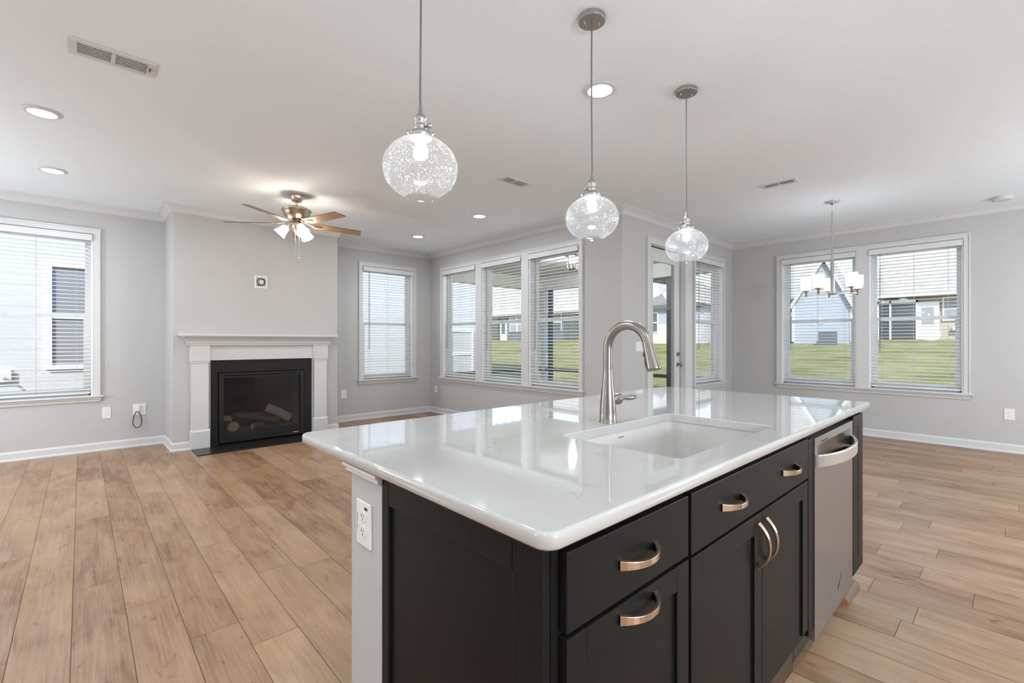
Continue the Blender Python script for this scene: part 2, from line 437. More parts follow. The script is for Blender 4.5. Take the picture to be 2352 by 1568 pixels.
# ------------------------------------------------------------------ mesh building
class MB:
    def __init__(self, T=None):
        self.v, self.f, self.m, self.s = [], [], [], []
        self.T = T or (lambda p: p)
    def add(self, verts, faces, mi=0, smooth=False):
        o = len(self.v)
        self.v += [tuple(self.T(tuple(p))) for p in verts]
        for f in faces:
            self.f.append([o + i for i in f]); self.m.append(mi); self.s.append(smooth)
        return self
    def box(self, x0, x1, y0, y1, z0, z1, mi=0):
        v = [(x, y, z) for x in (x0, x1) for y in (y0, y1) for z in (z0, z1)]
        return self.add(v, [(0, 1, 3, 2), (4, 6, 7, 5), (0, 4, 5, 1), (2, 3, 7, 6), (0, 2, 6, 4), (1, 5, 7, 3)], mi)
    def quad(self, a, b, c, d, mi=0):
        return self.add([a, b, c, d], [(0, 1, 2, 3)], mi)
    def rings(self, rings, mi=0, smooth=True, caps=True, closed=True):
        """list of rings (each a list of points) bridged in order"""
        n = len(rings[0])
        v = [p for r in rings for p in r]
        f = []
        for i in range(len(rings) - 1):
            for j in range(n if closed else n - 1):
                k = (j + 1) % n
                f.append((i * n + j, i * n + k, (i + 1) * n + k, (i + 1) * n + j))
        self.add(v, f, mi, smooth)
        if caps:
            self.add(list(rings[0]), [tuple(reversed(range(n)))], mi)
            self.add(list(rings[-1]), [tuple(range(n))], mi)
        return self
    def lathe(self, prof, c=(0, 0, 0), n=28, mi=0, axis=(0, 0, 1), caps=True, smooth=True):
        """prof: list of (r, t) ; t along axis from c"""
        ax = Vector(axis).normalized()
        u = ax.orthogonal().normalized()
        w = ax.cross(u)
        cc = Vector(c)
        rr = []
        for r, t in prof:
            r = max(r, 1e-5)
            rr.append([tuple(cc + ax * t + (u * math.cos(2 * math.pi * k / n) + w * math.sin(2 * math.pi * k / n)) * r) for k in range(n)])
        return self.rings(rr, mi, smooth, caps)
    def tube(self, pts, r, n=10, mi=0, smooth=True):
        """round tube along a path; r a number or one per point"""
        P = [Vector(p) for p in pts]
        rs = r if isinstance(r, (list, tuple)) else [r] * len(P)
        t0 = (P[1] - P[0]).normalized()
        u = t0.orthogonal().normalized()
        out = []
        for i, p in enumerate(P):
            t = (P[min(i + 1, len(P) - 1)] - P[max(i - 1, 0)]).normalized()
            u = (u - t * u.dot(t)).normalized()
            w = t.cross(u)
            out.append([tuple(p + (u * math.cos(2 * math.pi * k / n) + w * math.sin(2 * math.pi * k / n)) * rs[i]) for k in range(n)])
        return self.rings(out, mi, smooth)
    def strap(self, pts, side, ws, ts, mi=0, smooth=False):
        """rectangular bar along a path: side = width direction, ws/ts = width / thickness at each point"""
        P = [Vector(p) for p in pts]
        S = Vector(side).normalized()
        out = []
        for i, p in enumerate(P):
            t = (P[min(i + 1, len(P) - 1)] - P[max(i - 1, 0)]).normalized()
            nn = t.cross(S).normalized()
            a = S * ws[i] / 2; b = nn * ts[i] / 2
            out.append([tuple(p + a + b), tuple(p + a - b), tuple(p - a - b), tuple(p - a + b)])
        return self.rings(out, mi, smooth)
    def prism(self, poly, vec, mi=0):
        """polygon (list of 3D points) extruded by vec"""
        n = len(poly)
        V = Vector(vec)
        top = [tuple(Vector(p) + V) for p in poly]
        self.add(list(poly) + top, [tuple(reversed(range(n))), tuple(range(n, 2 * n))] + [(i, (i + 1) % n, n + (i + 1) % n, n + i) for i in range(n)], mi)
        return self
    def sweep(self, path, prof, mi=0, i0=0, i1=None):
        """profile (p from wall into the room, z) along a 2D polyline; the room lies to the right of travel. Mitred."""
        P = [Vector((a, b)) for a, b in path]
        rings = []
        for i, p in enumerate(P):
            d1 = (P[i] - P[i - 1]).normalized() if i > 0 else None
            d2 = (P[i + 1] - P[i]).normalized() if i < len(P) - 1 else None
            d1 = d1 or d2; d2 = d2 or d1
            n1 = Vector((d1.y, -d1.x)); n2 = Vector((d2.y, -d2.x))
            nn = (n1 + n2)
            nn = nn / max(nn.dot(n1), 1e-6)
            rings.append([(p.x + nn.x * a, p.y + nn.y * a, z) for a, z in prof])
        return self.rings(rings[i0:None if i1 is None else i1 + 1], mi, smooth=False)
    def build(self, name, mats, parent=None, loc=None, bevel=0.0, seg=2):
        me = bpy.data.meshes.new(name)
        v = self.v
        if loc is not None:
            v = [(a - loc[0], b - loc[1], c - loc[2]) for a, b, c in v]
        me.from_pydata(v, [], self.f)
        if not isinstance(mats, (list, tuple)):
            mats = [mats]
        for m in mats:
            me.materials.append(m)
        for i, p in enumerate(me.polygons):
            p.material_index = self.m[i]
            p.use_smooth = self.s[i]
        bm = bmesh.new(); bm.from_mesh(me)
        bmesh.ops.recalc_face_normals(bm, faces=bm.faces)
        bm.to_mesh(me); bm.free()
        o = bpy.data.objects.new(name, me)
        COL.objects.link(o)
        if loc is not None:
            o.location = loc
        if parent is not None:
            o.parent = parent
            if loc is None:
                o.matrix_parent_inverse = PINV.get(parent.name, Matrix())
        if bevel:
            b = o.modifiers.new('bevel', 'BEVEL')
            b.width = bevel; b.segments = seg; b.limit_method = 'ANGLE'; b.angle_limit = R(40)
            b.harden_normals = False
        return o

PINV = {}
def tag(o, label=None, cat=None, group=None, kind=None):
    if label: o['label'] = label
    if cat: o['category'] = cat
    if group: o['group'] = group
    if kind: o['kind'] = kind
    return o
def empty(name, loc=(0, 0, 0), rz=0.0, **kw):
    """an Empty at a thing's base; parts built in world coordinates keep their place under it"""
    o = bpy.data.objects.new(name, None)
    o.empty_display_size = 0.05
    COL.objects.link(o)
    o.location = loc
    o.rotation_euler = (0, 0, rz)
    PINV[o.name] = (Matrix.Translation(loc) @ Matrix.Rotation(rz, 4, 'Z')).inverted()
    return tag(o, **kw)
def copy_tree(o, parent=None):
    c = o.copy(); COL.objects.link(c)
    if parent is not None:
        c.parent = parent
    for ch in list(o.children):
        copy_tree(ch, c)
    return c
def lamp(name, kind, loc, power, color, parent=None, radius=0.02, rot=None, spread=None):
    d = bpy.data.lights.new(name, kind)
    d.energy = power; d.color = color
    if kind == 'AREA':
        d.shape = 'DISK'; d.size = radius * 2
        if spread: d.spread = spread
    else:
        d.shadow_soft_size = radius
    o = bpy.data.objects.new(name, d)
    COL.objects.link(o)
    if rot: o.rotation_euler = rot
    o.location = loc
    if parent is not None:
        o.parent = parent
        o.matrix_parent_inverse = PINV.get(parent.name, Matrix())
    return o

# frames of the walls: (u along the wall as seen from inside, d outwards, z) -> world
FWALL, TWALL, DWALL, DOORW, BREAST = 7.07, 4.56, 7.62, 3.06, 6.44
XBACK, YBACK, CEIL = -2.6, -2.6, 2.79
def fr_F(p): return (p[0], FWALL + p[1], p[2])
def fr_B(p): return (p[0], BREAST + p[1], p[2])
def fr_S(p): return (p[0], DOORW + p[1], p[2])
def fr_T(p): return (TWALL + p[1], -p[0], p[2])
def fr_D(p): return (DWALL + p[1], -p[0], p[2])

# ------------------------------------------------------------------ room shell
WT = 0.17
def wall_with_holes(name, fr, u0, u1, z0, z1, holes, th=WT):
    """solid wall with rectangular openings (u0,u1,z0,z1), non-overlapping, sorted along u"""
    m = MB(fr)
    us = sorted({u0, u1, *[h[0] for h in holes], *[h[1] for h in holes]})
    for a, b in zip(us[:-1], us[1:]):
        mid = (a + b) / 2
        hs = [h for h in holes if h[0] < mid < h[1]]
        if not hs:
            m.box(a, b, 0, th, z0, z1)
        else:
            h = hs[0]
            if h[2] > z0: m.box(a, b, 0, th, z0, h[2])
            if h[3] < z1: m.box(a, b, 0, th, h[3], z1)
    return tag(m.build(name, M_WALL), kind='structure')

WZ0, WZ1 = 0.635, 2.45
WIN = {1: (fr_F, [(-0.805, 0.095)]), 2: (fr_F, [(3.293, 4.200)]),
       3: (fr_T, [(-6.657, -5.751), (-5.600, -4.716), (-4.570, -3.686)]),
       4: (fr_S, [(6.345, 7.250)]), 5: (fr_D, [(-2.340, -1.440), (-1.300, -0.408)])}
DOOR = (5.150, 6.020, 0.0, 2.452)
wall_with_holes('wall_left', fr_F, XBACK - WT, TWALL + WT, 0, CEIL, [(a, b, WZ0, WZ1) for k in (1, 2) for a, b in WIN[k][1]])
wall_with_holes('wall_far', fr_T, -FWALL, -DOORW, 0, CEIL, [(a, b, WZ0, WZ1) for a, b in WIN[3][1]])
wall_with_holes('wall_door', fr_S, TWALL + WT, DWALL + WT, 0, CEIL, [DOOR] + [(a, b, WZ0, WZ1) for a, b in WIN[4][1]])
wall_with_holes('wall_right', fr_D, -DOORW, -(YBACK - WT), 0, CEIL, [(a, b, WZ0, WZ1) for a, b in WIN[5][1]])
tag(MB().box(XBACK - WT, XBACK, YBACK, FWALL, 0, CEIL).build('wall_back', M_WALL), kind='structure')
tag(MB().box(XBACK - WT, DWALL, YBACK - WT, YBACK, 0, CEIL).build('wall_front', M_WALL), kind='structure')
tag(MB().box(XBACK - 0.5, DWALL + 0.6, YBACK - 0.5, FWALL + 0.6, CEIL, CEIL + 0.25).build('ceiling', M_CEIL), kind='structure')
# chimney breast, open where the firebox sits
BX0, BX1 = 0.758, 2.633
FBX0, FBX1, FBZ1 = 1.190, 2.184, 0.873
m = MB()
m.box(BX0, FBX0, BREAST, FWALL, 0, CEIL).box(FBX1, BX1, BREAST, FWALL, 0, CEIL).box(FBX0, FBX1, BREAST, FWALL, FBZ1, CEIL)
tag(m.build('wall_chimney', M_WALL), kind='structure')

# floor: planks with real gaps over a dark bed
def build_floor():
    W, Lp, g = 0.181, 1.22, 0.0020
    known = {-2: 3.86, -1: 3.57, 0: 3.172, 1: 2.80, 2: 2.333, 3: 2.115, 4: 2.752, 14: 0.343, 16: 0.496, 17: 0.132, 19: 0.553, 20: 0.304, 23: 0.386, 25: 0.585}
    x0 = -0.030
    vs_, fs, uvs, tones = [], [], [], []
    for i in range(-15, 43):
        xa = x0 + W * i; xb = xa + W
        if xb < XBACK or xa > DWALL + 0.02: continue
        off = known.get(i, rnd.uniform(0, Lp))
        k0 = math.floor((YBACK - off) / Lp)
        y = off + k0 * Lp
        while y < FWALL + 0.02:
            a, b = y + g / 2, y + Lp - g / 2
            o = len(vs_)
            vs_ += [(xa + g / 2, a, 0), (xb - g / 2, a, 0), (xb - g / 2, b, 0), (xa + g / 2, b, 0)]
            fs.append((o, o + 1, o + 2, o + 3))
            uvs.append([(0, 0), (W, 0), (W, Lp), (0, Lp)])
            tones.append((rnd.random(), rnd.random()))
            y += Lp
    o = len(vs_)
    vs_ += [(XBACK - 0.3, YBACK - 0.3, -0.0025), (DWALL + 0.17, YBACK - 0.3, -0.0025), (DWALL + 0.17, FWALL + 0.17, -0.0025), (XBACK - 0.3, FWALL + 0.17, -0.0025)]
    fs.append((o, o + 1, o + 2, o + 3)); uvs.append([(0, 0)] * 4); tones.append((0, 0))
    me = bpy.data.meshes.new('floor')
    me.from_pydata(vs_, [], fs)
    me.materials.append(M_FLOOR); me.materials.append(M_SEAM)
    me.uv_layers.new(name='plank')
    me.color_attributes.new('tone', 'FLOAT_COLOR', 'CORNER')
    uvl = me.uv_layers['plank']
    ca = me.color_attributes['tone']
    for p in me.polygons:
        for k, li in enumerate(p.loop_indices):
            uvl.data[li].uv = uvs[p.index][k]
            ca.data[li].color = (tones[p.index][0], tones[p.index][1], 0, 1)
    me.polygons[len(me.polygons) - 1].material_index = 1
    ob = bpy.data.objects.new('floor', me)
    COL.objects.link(ob)
    return tag(ob, kind='structure')
build_floor()

# crown moulding and baseboards
CROWN = [(0, CEIL), (0, CEIL - 0.085), (0.010, CEIL - 0.085), (0.012, CEIL - 0.074), (0.020, CEIL - 0.072), (0.022, CEIL - 0.062),
         (0.034, CEIL - 0.047), (0.052, CEIL - 0.030), (0.066, CEIL - 0.020), (0.074, CEIL - 0.018), (0.076, CEIL - 0.008), (0.086, CEIL - 0.006), (0.086, CEIL)]
ring = [(XBACK, FWALL), (BX0, FWALL), (BX0, BREAST), (BX1, BREAST), (BX1, FWALL), (TWALL, FWALL), (TWALL, DOORW), (DWALL, DOORW), (DWALL, YBACK)]
tag(MB().sweep(ring, CROWN, 0, 0, 3).build('trim_1', M_TRIM), kind='structure')
tag(MB().sweep(ring, CROWN, 0, 3, 5).build('trim_2', M_TRIM), kind='structure')
tag(MB().sweep(ring, CROWN, 0, 5, 6).build('trim_3', M_TRIM), kind='structure')
tag(MB().sweep(ring, CROWN, 0, 6, 8).build('trim_4', M_TRIM), kind='structure')
BASE = [(0, 0), (0.026, 0), (0.026, 0.012), (0.021, 0.020), (0.014, 0.024), (0.014, 0.078), (0.009, 0.090), (0.004, 0.097), (0, 0.098)]
LEG0, LEG1 = 0.914, 2.470       # outer sides of the mantel legs
for nm, path in (('baseboard_left', [(XBACK, FWALL), (BX0, FWALL), (BX0, BREAST), (LEG0, BREAST)]),
                 ('baseboard_far', [(LEG1, BREAST), (BX1, BREAST), (BX1, FWALL), (TWALL, FWALL), (TWALL, DOORW), (5.068, DOORW)]),
                 ('baseboard_right', [(6.245, DOORW), (DWALL, DOORW), (DWALL, YBACK)])):
    tag(MB().sweep(path, BASE).build(nm, M_TRIM), kind='structure')

# ------------------------------------------------------------------ windows and blinds
def build_window(n):
    fr, opens = WIN[n]
    c = fr(((opens[0][0] + opens[-1][1]) / 2, 0, WZ0))
    w = empty('window_%d' % n, c, kind='structure')
    a0, a1 = opens[0][0], opens[-1][1]
    cw, ct = 0.062, 0.019
    m = MB(fr)
    top = WZ1 + cw
    m.box(a0 - cw + 0.012, a0 - 0.004, -ct, 0, WZ0, top - 0.012).box(a1 + 0.004, a1 + cw - 0.012, -ct, 0, WZ0, top - 0.012).box(a0 - 0.004, a1 + 0.004, -ct, 0, WZ1 + 0.004, top - 0.012)
    bb = 0.008                       # raised outer back band
    m.box(a0 - cw - 0.003, a0 - cw + 0.012, -ct - bb, 0, WZ0, top + 0.003).box(a1 + cw - 0.012, a1 + cw + 0.003, -ct - bb, 0, WZ0, top + 0.003)
    m.box(a0 - cw + 0.012, a1 + cw - 0.012, -ct - bb, -0.0005, top - 0.012, top + 0.003)
    for (p, q), (r_, s_) in zip(opens[:-1], opens[1:]):
        m.box(q + 0.004, r_ - 0.004, -ct, 0, WZ0, WZ1 + 0.004)
    m.build('casing', M_TRIM, w)
    st = MB(fr)
    st.box(a0 - cw - 0.030, a1 + cw + 0.030, -0.050, 0.0, WZ0 - 0.020, WZ0)
    for p, q in opens:
        st.box(p + 0.001, q - 0.001, 0.0, 0.075, WZ0 - 0.018, WZ0 + 0.002)
    st.build('stool', M_TRIM, w, bevel=0.005)
    e = cw + 0.016
    z0, z1 = WZ0 - 0.075, WZ0 - 0.020
    ap = MB(fr)
    prof = [(0, z1), (-0.030, z1), (-0.028, z1 - 0.018), (-0.018, z1 - 0.028), (-0.015, z0 + 0.006), (-0.010, z0), (0, z0)]
    rl = [(a0 - e + 0.0 - 0.6 * d + 0.014, d, z) for d, z in prof]
    rl = [(a0 - e - d * 0.9 * -1 * 0 + (z1 - z) * 0.35, d, z) for d, z in prof]
    rr_ = [(a1 + e - (z1 - z) * 0.35, d, z) for d, z in prof]
    ap.rings([rl, rr_], smooth=False)
    ap.build('apron', M_TRIM, w)
    zm = (WZ0 + WZ1) / 2 - 0.012
    for p, q in opens:
        jm = MB(fr)
        t = 0.014
        jm.box(p, p + t, 0.0, WT, WZ0, WZ1).box(q - t, q, 0.0, WT, WZ0, WZ1).box(p + t, q - t, 0.0, WT, WZ1 - t, WZ1)
        f0, f1 = 0.085, 0.160
        jm.box(p + t, p + t + 0.020, f0, f1, WZ0, WZ1 - t).box(q - t - 0.020, q - t, f0, f1, WZ0, WZ1 - t)
        jm.box(p + t, q - t, f0, f1, WZ1 - t - 0.022, WZ1 - t).box(p + t, q - t, f0, f1 + 0.02, WZ0, WZ0 + 0.024)
        jm.build('frame', M_VINYL, w)
        i0, i1 = p + t + 0.020, q - t - 0.020
        for nm, d0, d1, za, zb, s, rb, rt in (('lower_sash', 0.090, 0.118, WZ0 + 0.024, zm + 0.022, 0.042, 0.055, 0.036),
                                              ('upper_sash', 0.122, 0.150, zm - 0.018, WZ1 - t - 0.022, 0.030, 0.036, 0.036)):
            sm = MB(fr)
            sm.box(i0, i0 + s, d0, d1, za, zb).box(i1 - s, i1, d0, d1, za, zb)
            sm.box(i0 + s, i1 - s, d0, d1, za, za + rb).box(i0 + s, i1 - s, d0, d1, zb - rt, zb)
            so = sm.build(nm, M_VINYL, w)
            pm = MB(fr)
            dm = (d0 + d1) / 2
            pm.box(i0 + s - 0.004, i1 - s + 0.004, dm - 0.002, dm + 0.002, za + rb - 0.004, zb - rt + 0.004)
            po = pm.build('pane', M_GLASS)
            po.parent = so
    return w
for n in WIN:
    build_window(n)

def build_blind(fr, u0, u1, label, tilt=0.0):
    c = fr(((u0 + u1) / 2, 0.03, WZ0 + 0.02))
    b = empty('window_blind', c, label=label, cat='blind', group='white slatted window blinds')
    u0 += 0.006 + 0.014; u1 -= 0.006 + 0.014
    zt = WZ1 - 0.016
    v = MB(fr)
    e = 0.018
    v.box(u0 - e, u1 + e, -0.040, -0.028, zt - 0.060, zt + 0.008)
    v.box(u0 - e, u0 - e + 0.006, -0.028, -0.0195, zt - 0.060, zt + 0.008).box(u1 + e - 0.006, u1 + e, -0.028, -0.0195, zt - 0.060, zt + 0.008)
    v.build('valance', M_BLIND, b, bevel=0.003)
    MB(fr).box(u0, u1, 0.004, 0.056, zt - 0.048, zt - 0.002).build('headrail', M_BLIND, b)
    zb = WZ0 + 0.030
    s = MB(fr)
    n = 40
    zs = [zb + 0.040 + (zt - 0.075 - zb - 0.040) * i / (n - 1) for i in range(n)]
    dc, hw = 0.031, 0.0245
    tn = math.tan(tilt)
    for i, z in enumerate(zs):
        j = (rnd.random() - 0.5) * 0.002
        for a, c2 in ((-1, 0), (0, 1)):
            pass
        pr_ = [(dc - hw, z - hw * tn + j), (dc, z + 0.0032 + j), (dc + hw, z + hw * tn + j)]
        up = [(d, zz + 0.0025) for d, zz in pr_]
        dn = [(d, zz - 0.0025) for d, zz in reversed(pr_)]
        s.rings([[(u0, d, zz) for d, zz in up + dn], [(u1, d, zz) for d, zz in up + dn]], smooth=False)
    s.build('slats', M_SLAT, b)
    MB(fr).box(u0, u1, dc - hw, dc + hw, zb - 0.010, zb + 0.012).build('bottom_rail', M_BLIND, b, bevel=0.003)
    for k in (0.13, 0.5, 0.87):
        u = u0 + (u1 - u0) * k
        l = MB(fr)
        for d in (dc - hw - 0.0015, dc + hw + 0.0015):
            l.box(u - 0.0012, u + 0.0012, d - 0.0008, d + 0.0008, zb, zt - 0.05)
        l.build('ladder_cord', M_CORD, b)
    wd = MB(fr)
    u = u0 + 0.095
    wd.tube([(u, -0.004, zt - 0.055), (u, -0.006, 1.75), (u, -0.005, 1.12)], 0.0042, 8)
    wd.build('tilt_wand', M_WAND, b)
    return b
BL = {1: ['white blind in the large window left of the fireplace'],
      2: ['white blind in the narrow window right of the fireplace'],
      3: ['white blind in the triple window, the unit nearest the room corner', 'white blind in the middle unit of the triple window', 'white blind in the triple window, the unit showing the porch lantern'],
      4: ['white blind in the window beside the glazed door'],
      5: ['white blind behind the chandelier, left unit of the double window', 'white blind in the right unit of the double window, past the chandelier']}
for n, (fr, opens) in WIN.items():
    for (p, q), lb in zip(opens, BL[n]):
        build_blind(fr, p, q, lb, tilt=R(3))

# ------------------------------------------------------------------ glazed door
def build_door():
    d = empty('door_1', fr_S((5.585, 0.05, 0)), kind='structure')
    a0, a1, zt = DOOR[0], DOOR[1], DOOR[3]
    m = MB(fr_S)
    cw = 0.085
    for x0_, x1_ in ((a0 - cw + 0.018, a0 + 0.004), (a1 + 0.012, a1 + 0.215)):
        m.box(x0_, x1_, -0.020, 0, 0, zt + 0.072)
    m.box(a0 + 0.004, a1 + 0.012, -0.020, 0, zt + 0.004, zt + 0.072)
    m.box(a0 - cw, a0 - cw + 0.018, -0.028, -0.0005, 0, zt + 0.085)
    m.box(a0 - cw + 0.018, a1 + 0.215, -0.028, -0.0005, zt + 0.073, zt + 0.085)
    m.build('casing', M_TRIM, d)
    j = MB(fr_S)
    j.box(a0, a0 + 0.004, 0, WT, 0, zt).box(a1 - 0.004, a1, 0.0, WT, 0, zt).box(a0, a1, 0, WT, zt - 0.004, zt)
    j.box(a0 + 0.004, a0 + 0.018, 0.095, 0.12, 0, zt).box(a1 - 0.018, a1 - 0.004, 0.095, 0.12, 0, zt)
    j.build('jamb', M_TRIM, d)
    g = MB(fr_S)
    g.box(a1 - 0.016, a1 - 0.005, 0.052, 0.09, 0, zt - 0.004).box(a0 + 0.004, a1 - 0.004, 0.052, 0.09, zt - 0.014, zt - 0.0045)
    g.build('weatherstrip', M_BLACK, d)
    s0, s1, y0, y1 = a0 + 0.006, a1 - 0.016, 0.050, 0.094
    gx0, gx1, gz0, gz1 = s0 + 0.135, s1 - 0.150, 0.28, 2.275
    s = MB(fr_S)
    s.box(s0, gx0, y0, y1, 0.012, zt - 0.016).box(gx1, s1, y0, y1, 0.012, zt - 0.016)
    s.box(gx0, gx1, y0, y1, 0.012, gz0).box(gx0, gx1, y0, y1, gz1, zt - 0.016)
    slab = s.build('slab', M_TRIM, d)
    f = MB(fr_S)
    b = 0.030
    for x0_, x1_, z0_, z1_ in ((gx0 - b, gx0 + 0.010, gz0 - b, gz1 + b), (gx1 - 0.010, gx1 + b, gz0 - b, gz1 + b), (gx0 + 0.01, gx1 - 0.01, gz0 - b, gz0 + 0.01), (gx0 + 0.01, gx1 - 0.01, gz1 - 0.01, gz1 + b)):
        f.box(x0_, x1_, y0 - 0.012, y0 + 0.002, z0_, z1_)
    fo = f.build('glazing_bead', M_TRIM, None, bevel=0.004); fo.parent = slab
    gp = MB(fr_S).box(gx0 - 0.004, gx1 + 0.004, 0.070, 0.075, gz0 - 0.004, gz1 + 0.004).build('pane', M_GLASS); gp.parent = slab
    kx = s1 - 0.060
    k = MB(fr_S)
    k.lathe([(0.027, 0), (0.027, 0.006), (0.011, 0.010), (0.010, 0.030), (0.022, 0.040), (0.027, 0.052), (0.022, 0.062), (0.0, 0.066)], (kx, y0, 0.935), 20, axis=(0, -1, 0))
    k.build('knob', M_NICKEL, d)
    k = MB(fr_S)
    k.lathe([(0.027, 0), (0.027, 0.008), (0.022, 0.014), (0.0, 0.015)], (kx, y0, 1.075), 20, axis=(0, -1, 0))
    k.box(kx - 0.006, kx + 0.006, y0 - 0.034, y0 - 0.013, 1.059, 1.091)
    k.build('deadbolt', M_NICKEL, d)
    return d
build_door()

# ------------------------------------------------------------------ fireplace
def build_fireplace():
    mt = empty('fireplace_mantel', (1.692, 6.38, 0), label='white wooden fireplace mantel with square legs and a moulded shelf', cat='mantel')
    cx, zs = 1.692, 1.200
    for sgn in (-1, 1):
        o = cx + sgn * 0.778; i = cx + sgn * 0.590
        a, b = min(o, i), max(o, i)
        l = MB()
        l.box(a + 0.010, b - 0.010, 6.378, BREAST - 0.001, 0.0, zs)
        l.build('leg', M_TRIM, mt)
        p = MB()
        y = 6.366
        p.box(a, b, y, BREAST - 0.001, 0.0, 0.205)
        p.prism([(a, y, 0.205), (a, y + 0.012, 0.222), (a, BREAST - 0.001, 0.222), (a, BREAST - 0.001, 0.205)], (b - a, 0, 0))
        p.build('plinth', M_TRIM, mt, bevel=0.002)
        h = MB()
        h.box(a - 0.002, b + 0.002, y, BREAST - 0.001, 1.015, zs)
        h.box(a + 0.005, b - 0.005, y + 0.006, BREAST - 0.001, 0.995, 1.015)
        h.build('capital', M_TRIM, mt, bevel=0.002)
    f = MB()
    f.box(cx - 0.590, cx + 0.590, 6.398, BREAST - 0.001, 1.022, zs)
    f.box(cx - 0.590, cx - 0.583, 6.392, BREAST - 0.001, 0, 1.022).box(cx + 0.583, cx + 0.590, 6.392, BREAST - 0.001, 0, 1.022)
    f.build('frieze', M_TRIM, mt)
    # moulded shelf: profile swept round three sides
    prof = [(0.0, zs), (0.022, zs), (0.022, zs + 0.012), (0.030, zs + 0.020), (0.036, zs + 0.045), (0.056, zs + 0.075), (0.078, zs + 0.092), (0.084, zs + 0.100), (0.084, zs + 0.106), (0.100, zs + 0.108), (0.100, zs + 0.130), (0.0, zs + 0.130)]
    b0, b1 = cx - 0.782, cx + 0.782
    s = MB()
    s.sweep([(b0, BREAST - 0.001), (b0, 6.376), (b1, 6.376), (b1, BREAST - 0.001)], prof)
    s.box(b0 - 0.098, b1 + 0.098, 6.280, BREAST - 0.001, zs + 0.112, zs + 0.1295)
    s.build('shelf', M_TRIM, mt)

    ins = empty('gas_fireplace', (1.687, BREAST, 0), label='black gas fireplace insert with glass front and dark stone surround', cat='fireplace')
    su = MB()
    q = cx - 0.583, cx + 0.583
    y0, y1 = 6.428, BREAST - 0.0005
    su.box(q[0], FBX0, y0, y1, 0.012, 1.022).box(FBX1, q[1], y0, y1, 0.012, 1.022).box(FBX0, FBX1, y0, y1, FBZ1, 1.022)
    su.build('surround', M_FPBLACK, ins)
    fb = MB()
    x0, x1, yb = FBX0 + 0.004, FBX1 - 0.004, 6.90
    fb.quad((x0, 6.46, 0.012), (x1, 6.46, 0.012), (x1, yb, 0.012), (x0, yb, 0.012))
    fb.box(x0, x0 + 0.01, 6.452, yb, 0.012, FBZ1 - 0.004).box(x1 - 0.01, x1, 6.452, yb, 0.012, FBZ1 - 0.004)
    fb.box(x0, x1, yb, yb + 0.01, 0.012, FBZ1 - 0.004).box(x0, x1, 6.452, yb, FBZ1 - 0.012, FBZ1 - 0.004)
    fb.box(x0, x1, 6.50, yb, 0.012, 0.115)
    fb.build('firebox', M_FIREBOX, ins)
    fr = MB()
    a, b, za, zb = FBX0 + 0.010, FBX1 - 0.010, 0.030, FBZ1 - 0.012
    t = 0.048
    yf = 6.412
    fr.box(a, a + t, yf, 6.450, za, zb).box(b - t, b, yf, 6.450, za, zb)
    fr.box(a + t, b - t, yf, 6.450, za, 0.075).box(a + t, b - t, yf - 0.004, 6.450, zb - 0.026, zb)
    fr.box(a + t, b - t, yf + 0.004, 6.450, zb - 0.058, zb - 0.032)
    fr.build('frame', M_FPFRAME, ins, bevel=0.002)
    lv = MB().box(a + t, b - t, yf + 0.010, 6.452, 0.078, 0.150)
    lv.build('lower_louver', M_FIREBOX, ins)
    gl = MB().box(a + t - 0.002, b - t + 0.002, 6.4405, 6.4445, 0.148, zb - 0.060)
    gl.build('glass', M_FPGLASS, ins)
    # small pale maker's mark on the bottom rail, too small to read
    mk = MB()
    for k in range(9):
        xx = 2.035 + k * 0.0075
        mk.box(xx, xx + 0.0052, yf - 0.0012, yf - 0.0002, 0.058, 0.058 + (0.0075 if k % 3 else 0.010))
    mk.build('nameplate', M_PLATE, ins)
    tray = MB().box(1.255, 2.10, 6.50, 6.86, 0.115, 0.128)
    tray.build('ember_tray', mat('ember_bed', (0.10, 0.09, 0.085), 0.95, noise=((60, 60, 60), 0.6)), ins)

    hs = MB().box(0.922, 2.462, 5.995, 6.3655, 0.0, 0.012).box(LEG0 + 0.19, LEG1 - 0.19, 6.3655, 6.4395, 0.0, 0.012)
    tag(hs.build('hearth_slab', M_HEARTH, bevel=0.002), 'thin black slate hearth slab on the floor before the fireplace', 'hearth')

    # ceramic logs
    bark = mat('log_bark', (0.05, 0.044, 0.04), 0.95, noise=((30, 30, 30), 0.7), bump=((45, 45, 45), 0.9, 0.02))
    ash = mat('log_pale_bark', (0.19, 0.15, 0.125), 0.95, noise=((14, 14, 14), 0.45), bump=((30, 30, 30), 0.8, 0.015))
    red = mat('log_red_bark', (0.085, 0.05, 0.04), 0.95, noise=((18, 18, 18), 0.5), bump=((30, 30, 30), 0.8, 0.015))
    cut = mat('log_cut_face', (0.24, 0.19, 0.155), 0.9, noise=((30, 30, 30), 0.35))
    def log(label, a, b, r, bm, seed):
        rn = random.Random(seed)
        A, B = Vector(a), Vector(b)
        ax = (B - A)
        n, k = 14, 10
        u = ax.normalized().orthogonal().normalized(); w = ax.normalized().cross(u)
        ph = [rn.uniform(0.82, 1.14) for _ in range(n)]
        rings = []
        for i in range(k + 1):
            t = i / k
            c = A + ax * t + Vector((0, 0, 1)) * math.sin(t * 3.14) * 0.006
            rings.append([tuple(c + (u * math.cos(2 * math.pi * j / n) + w * math.sin(2 * math.pi * j / n)) * r * ph[j] * rn.uniform(0.93, 1.07)) for j in range(n)])
        m_ = MB()
        m_.rings(rings, 0, True, caps=False)
        m_.add(rings[0], [tuple(range(n))], 1); m_.add(rings[-1], [tuple(range(n))], 1)
        o = m_.build('gas_log', [bm, cut], loc=tuple((A + B) / 2))
        tag(o, label, 'log', 'ceramic logs in the firebox')
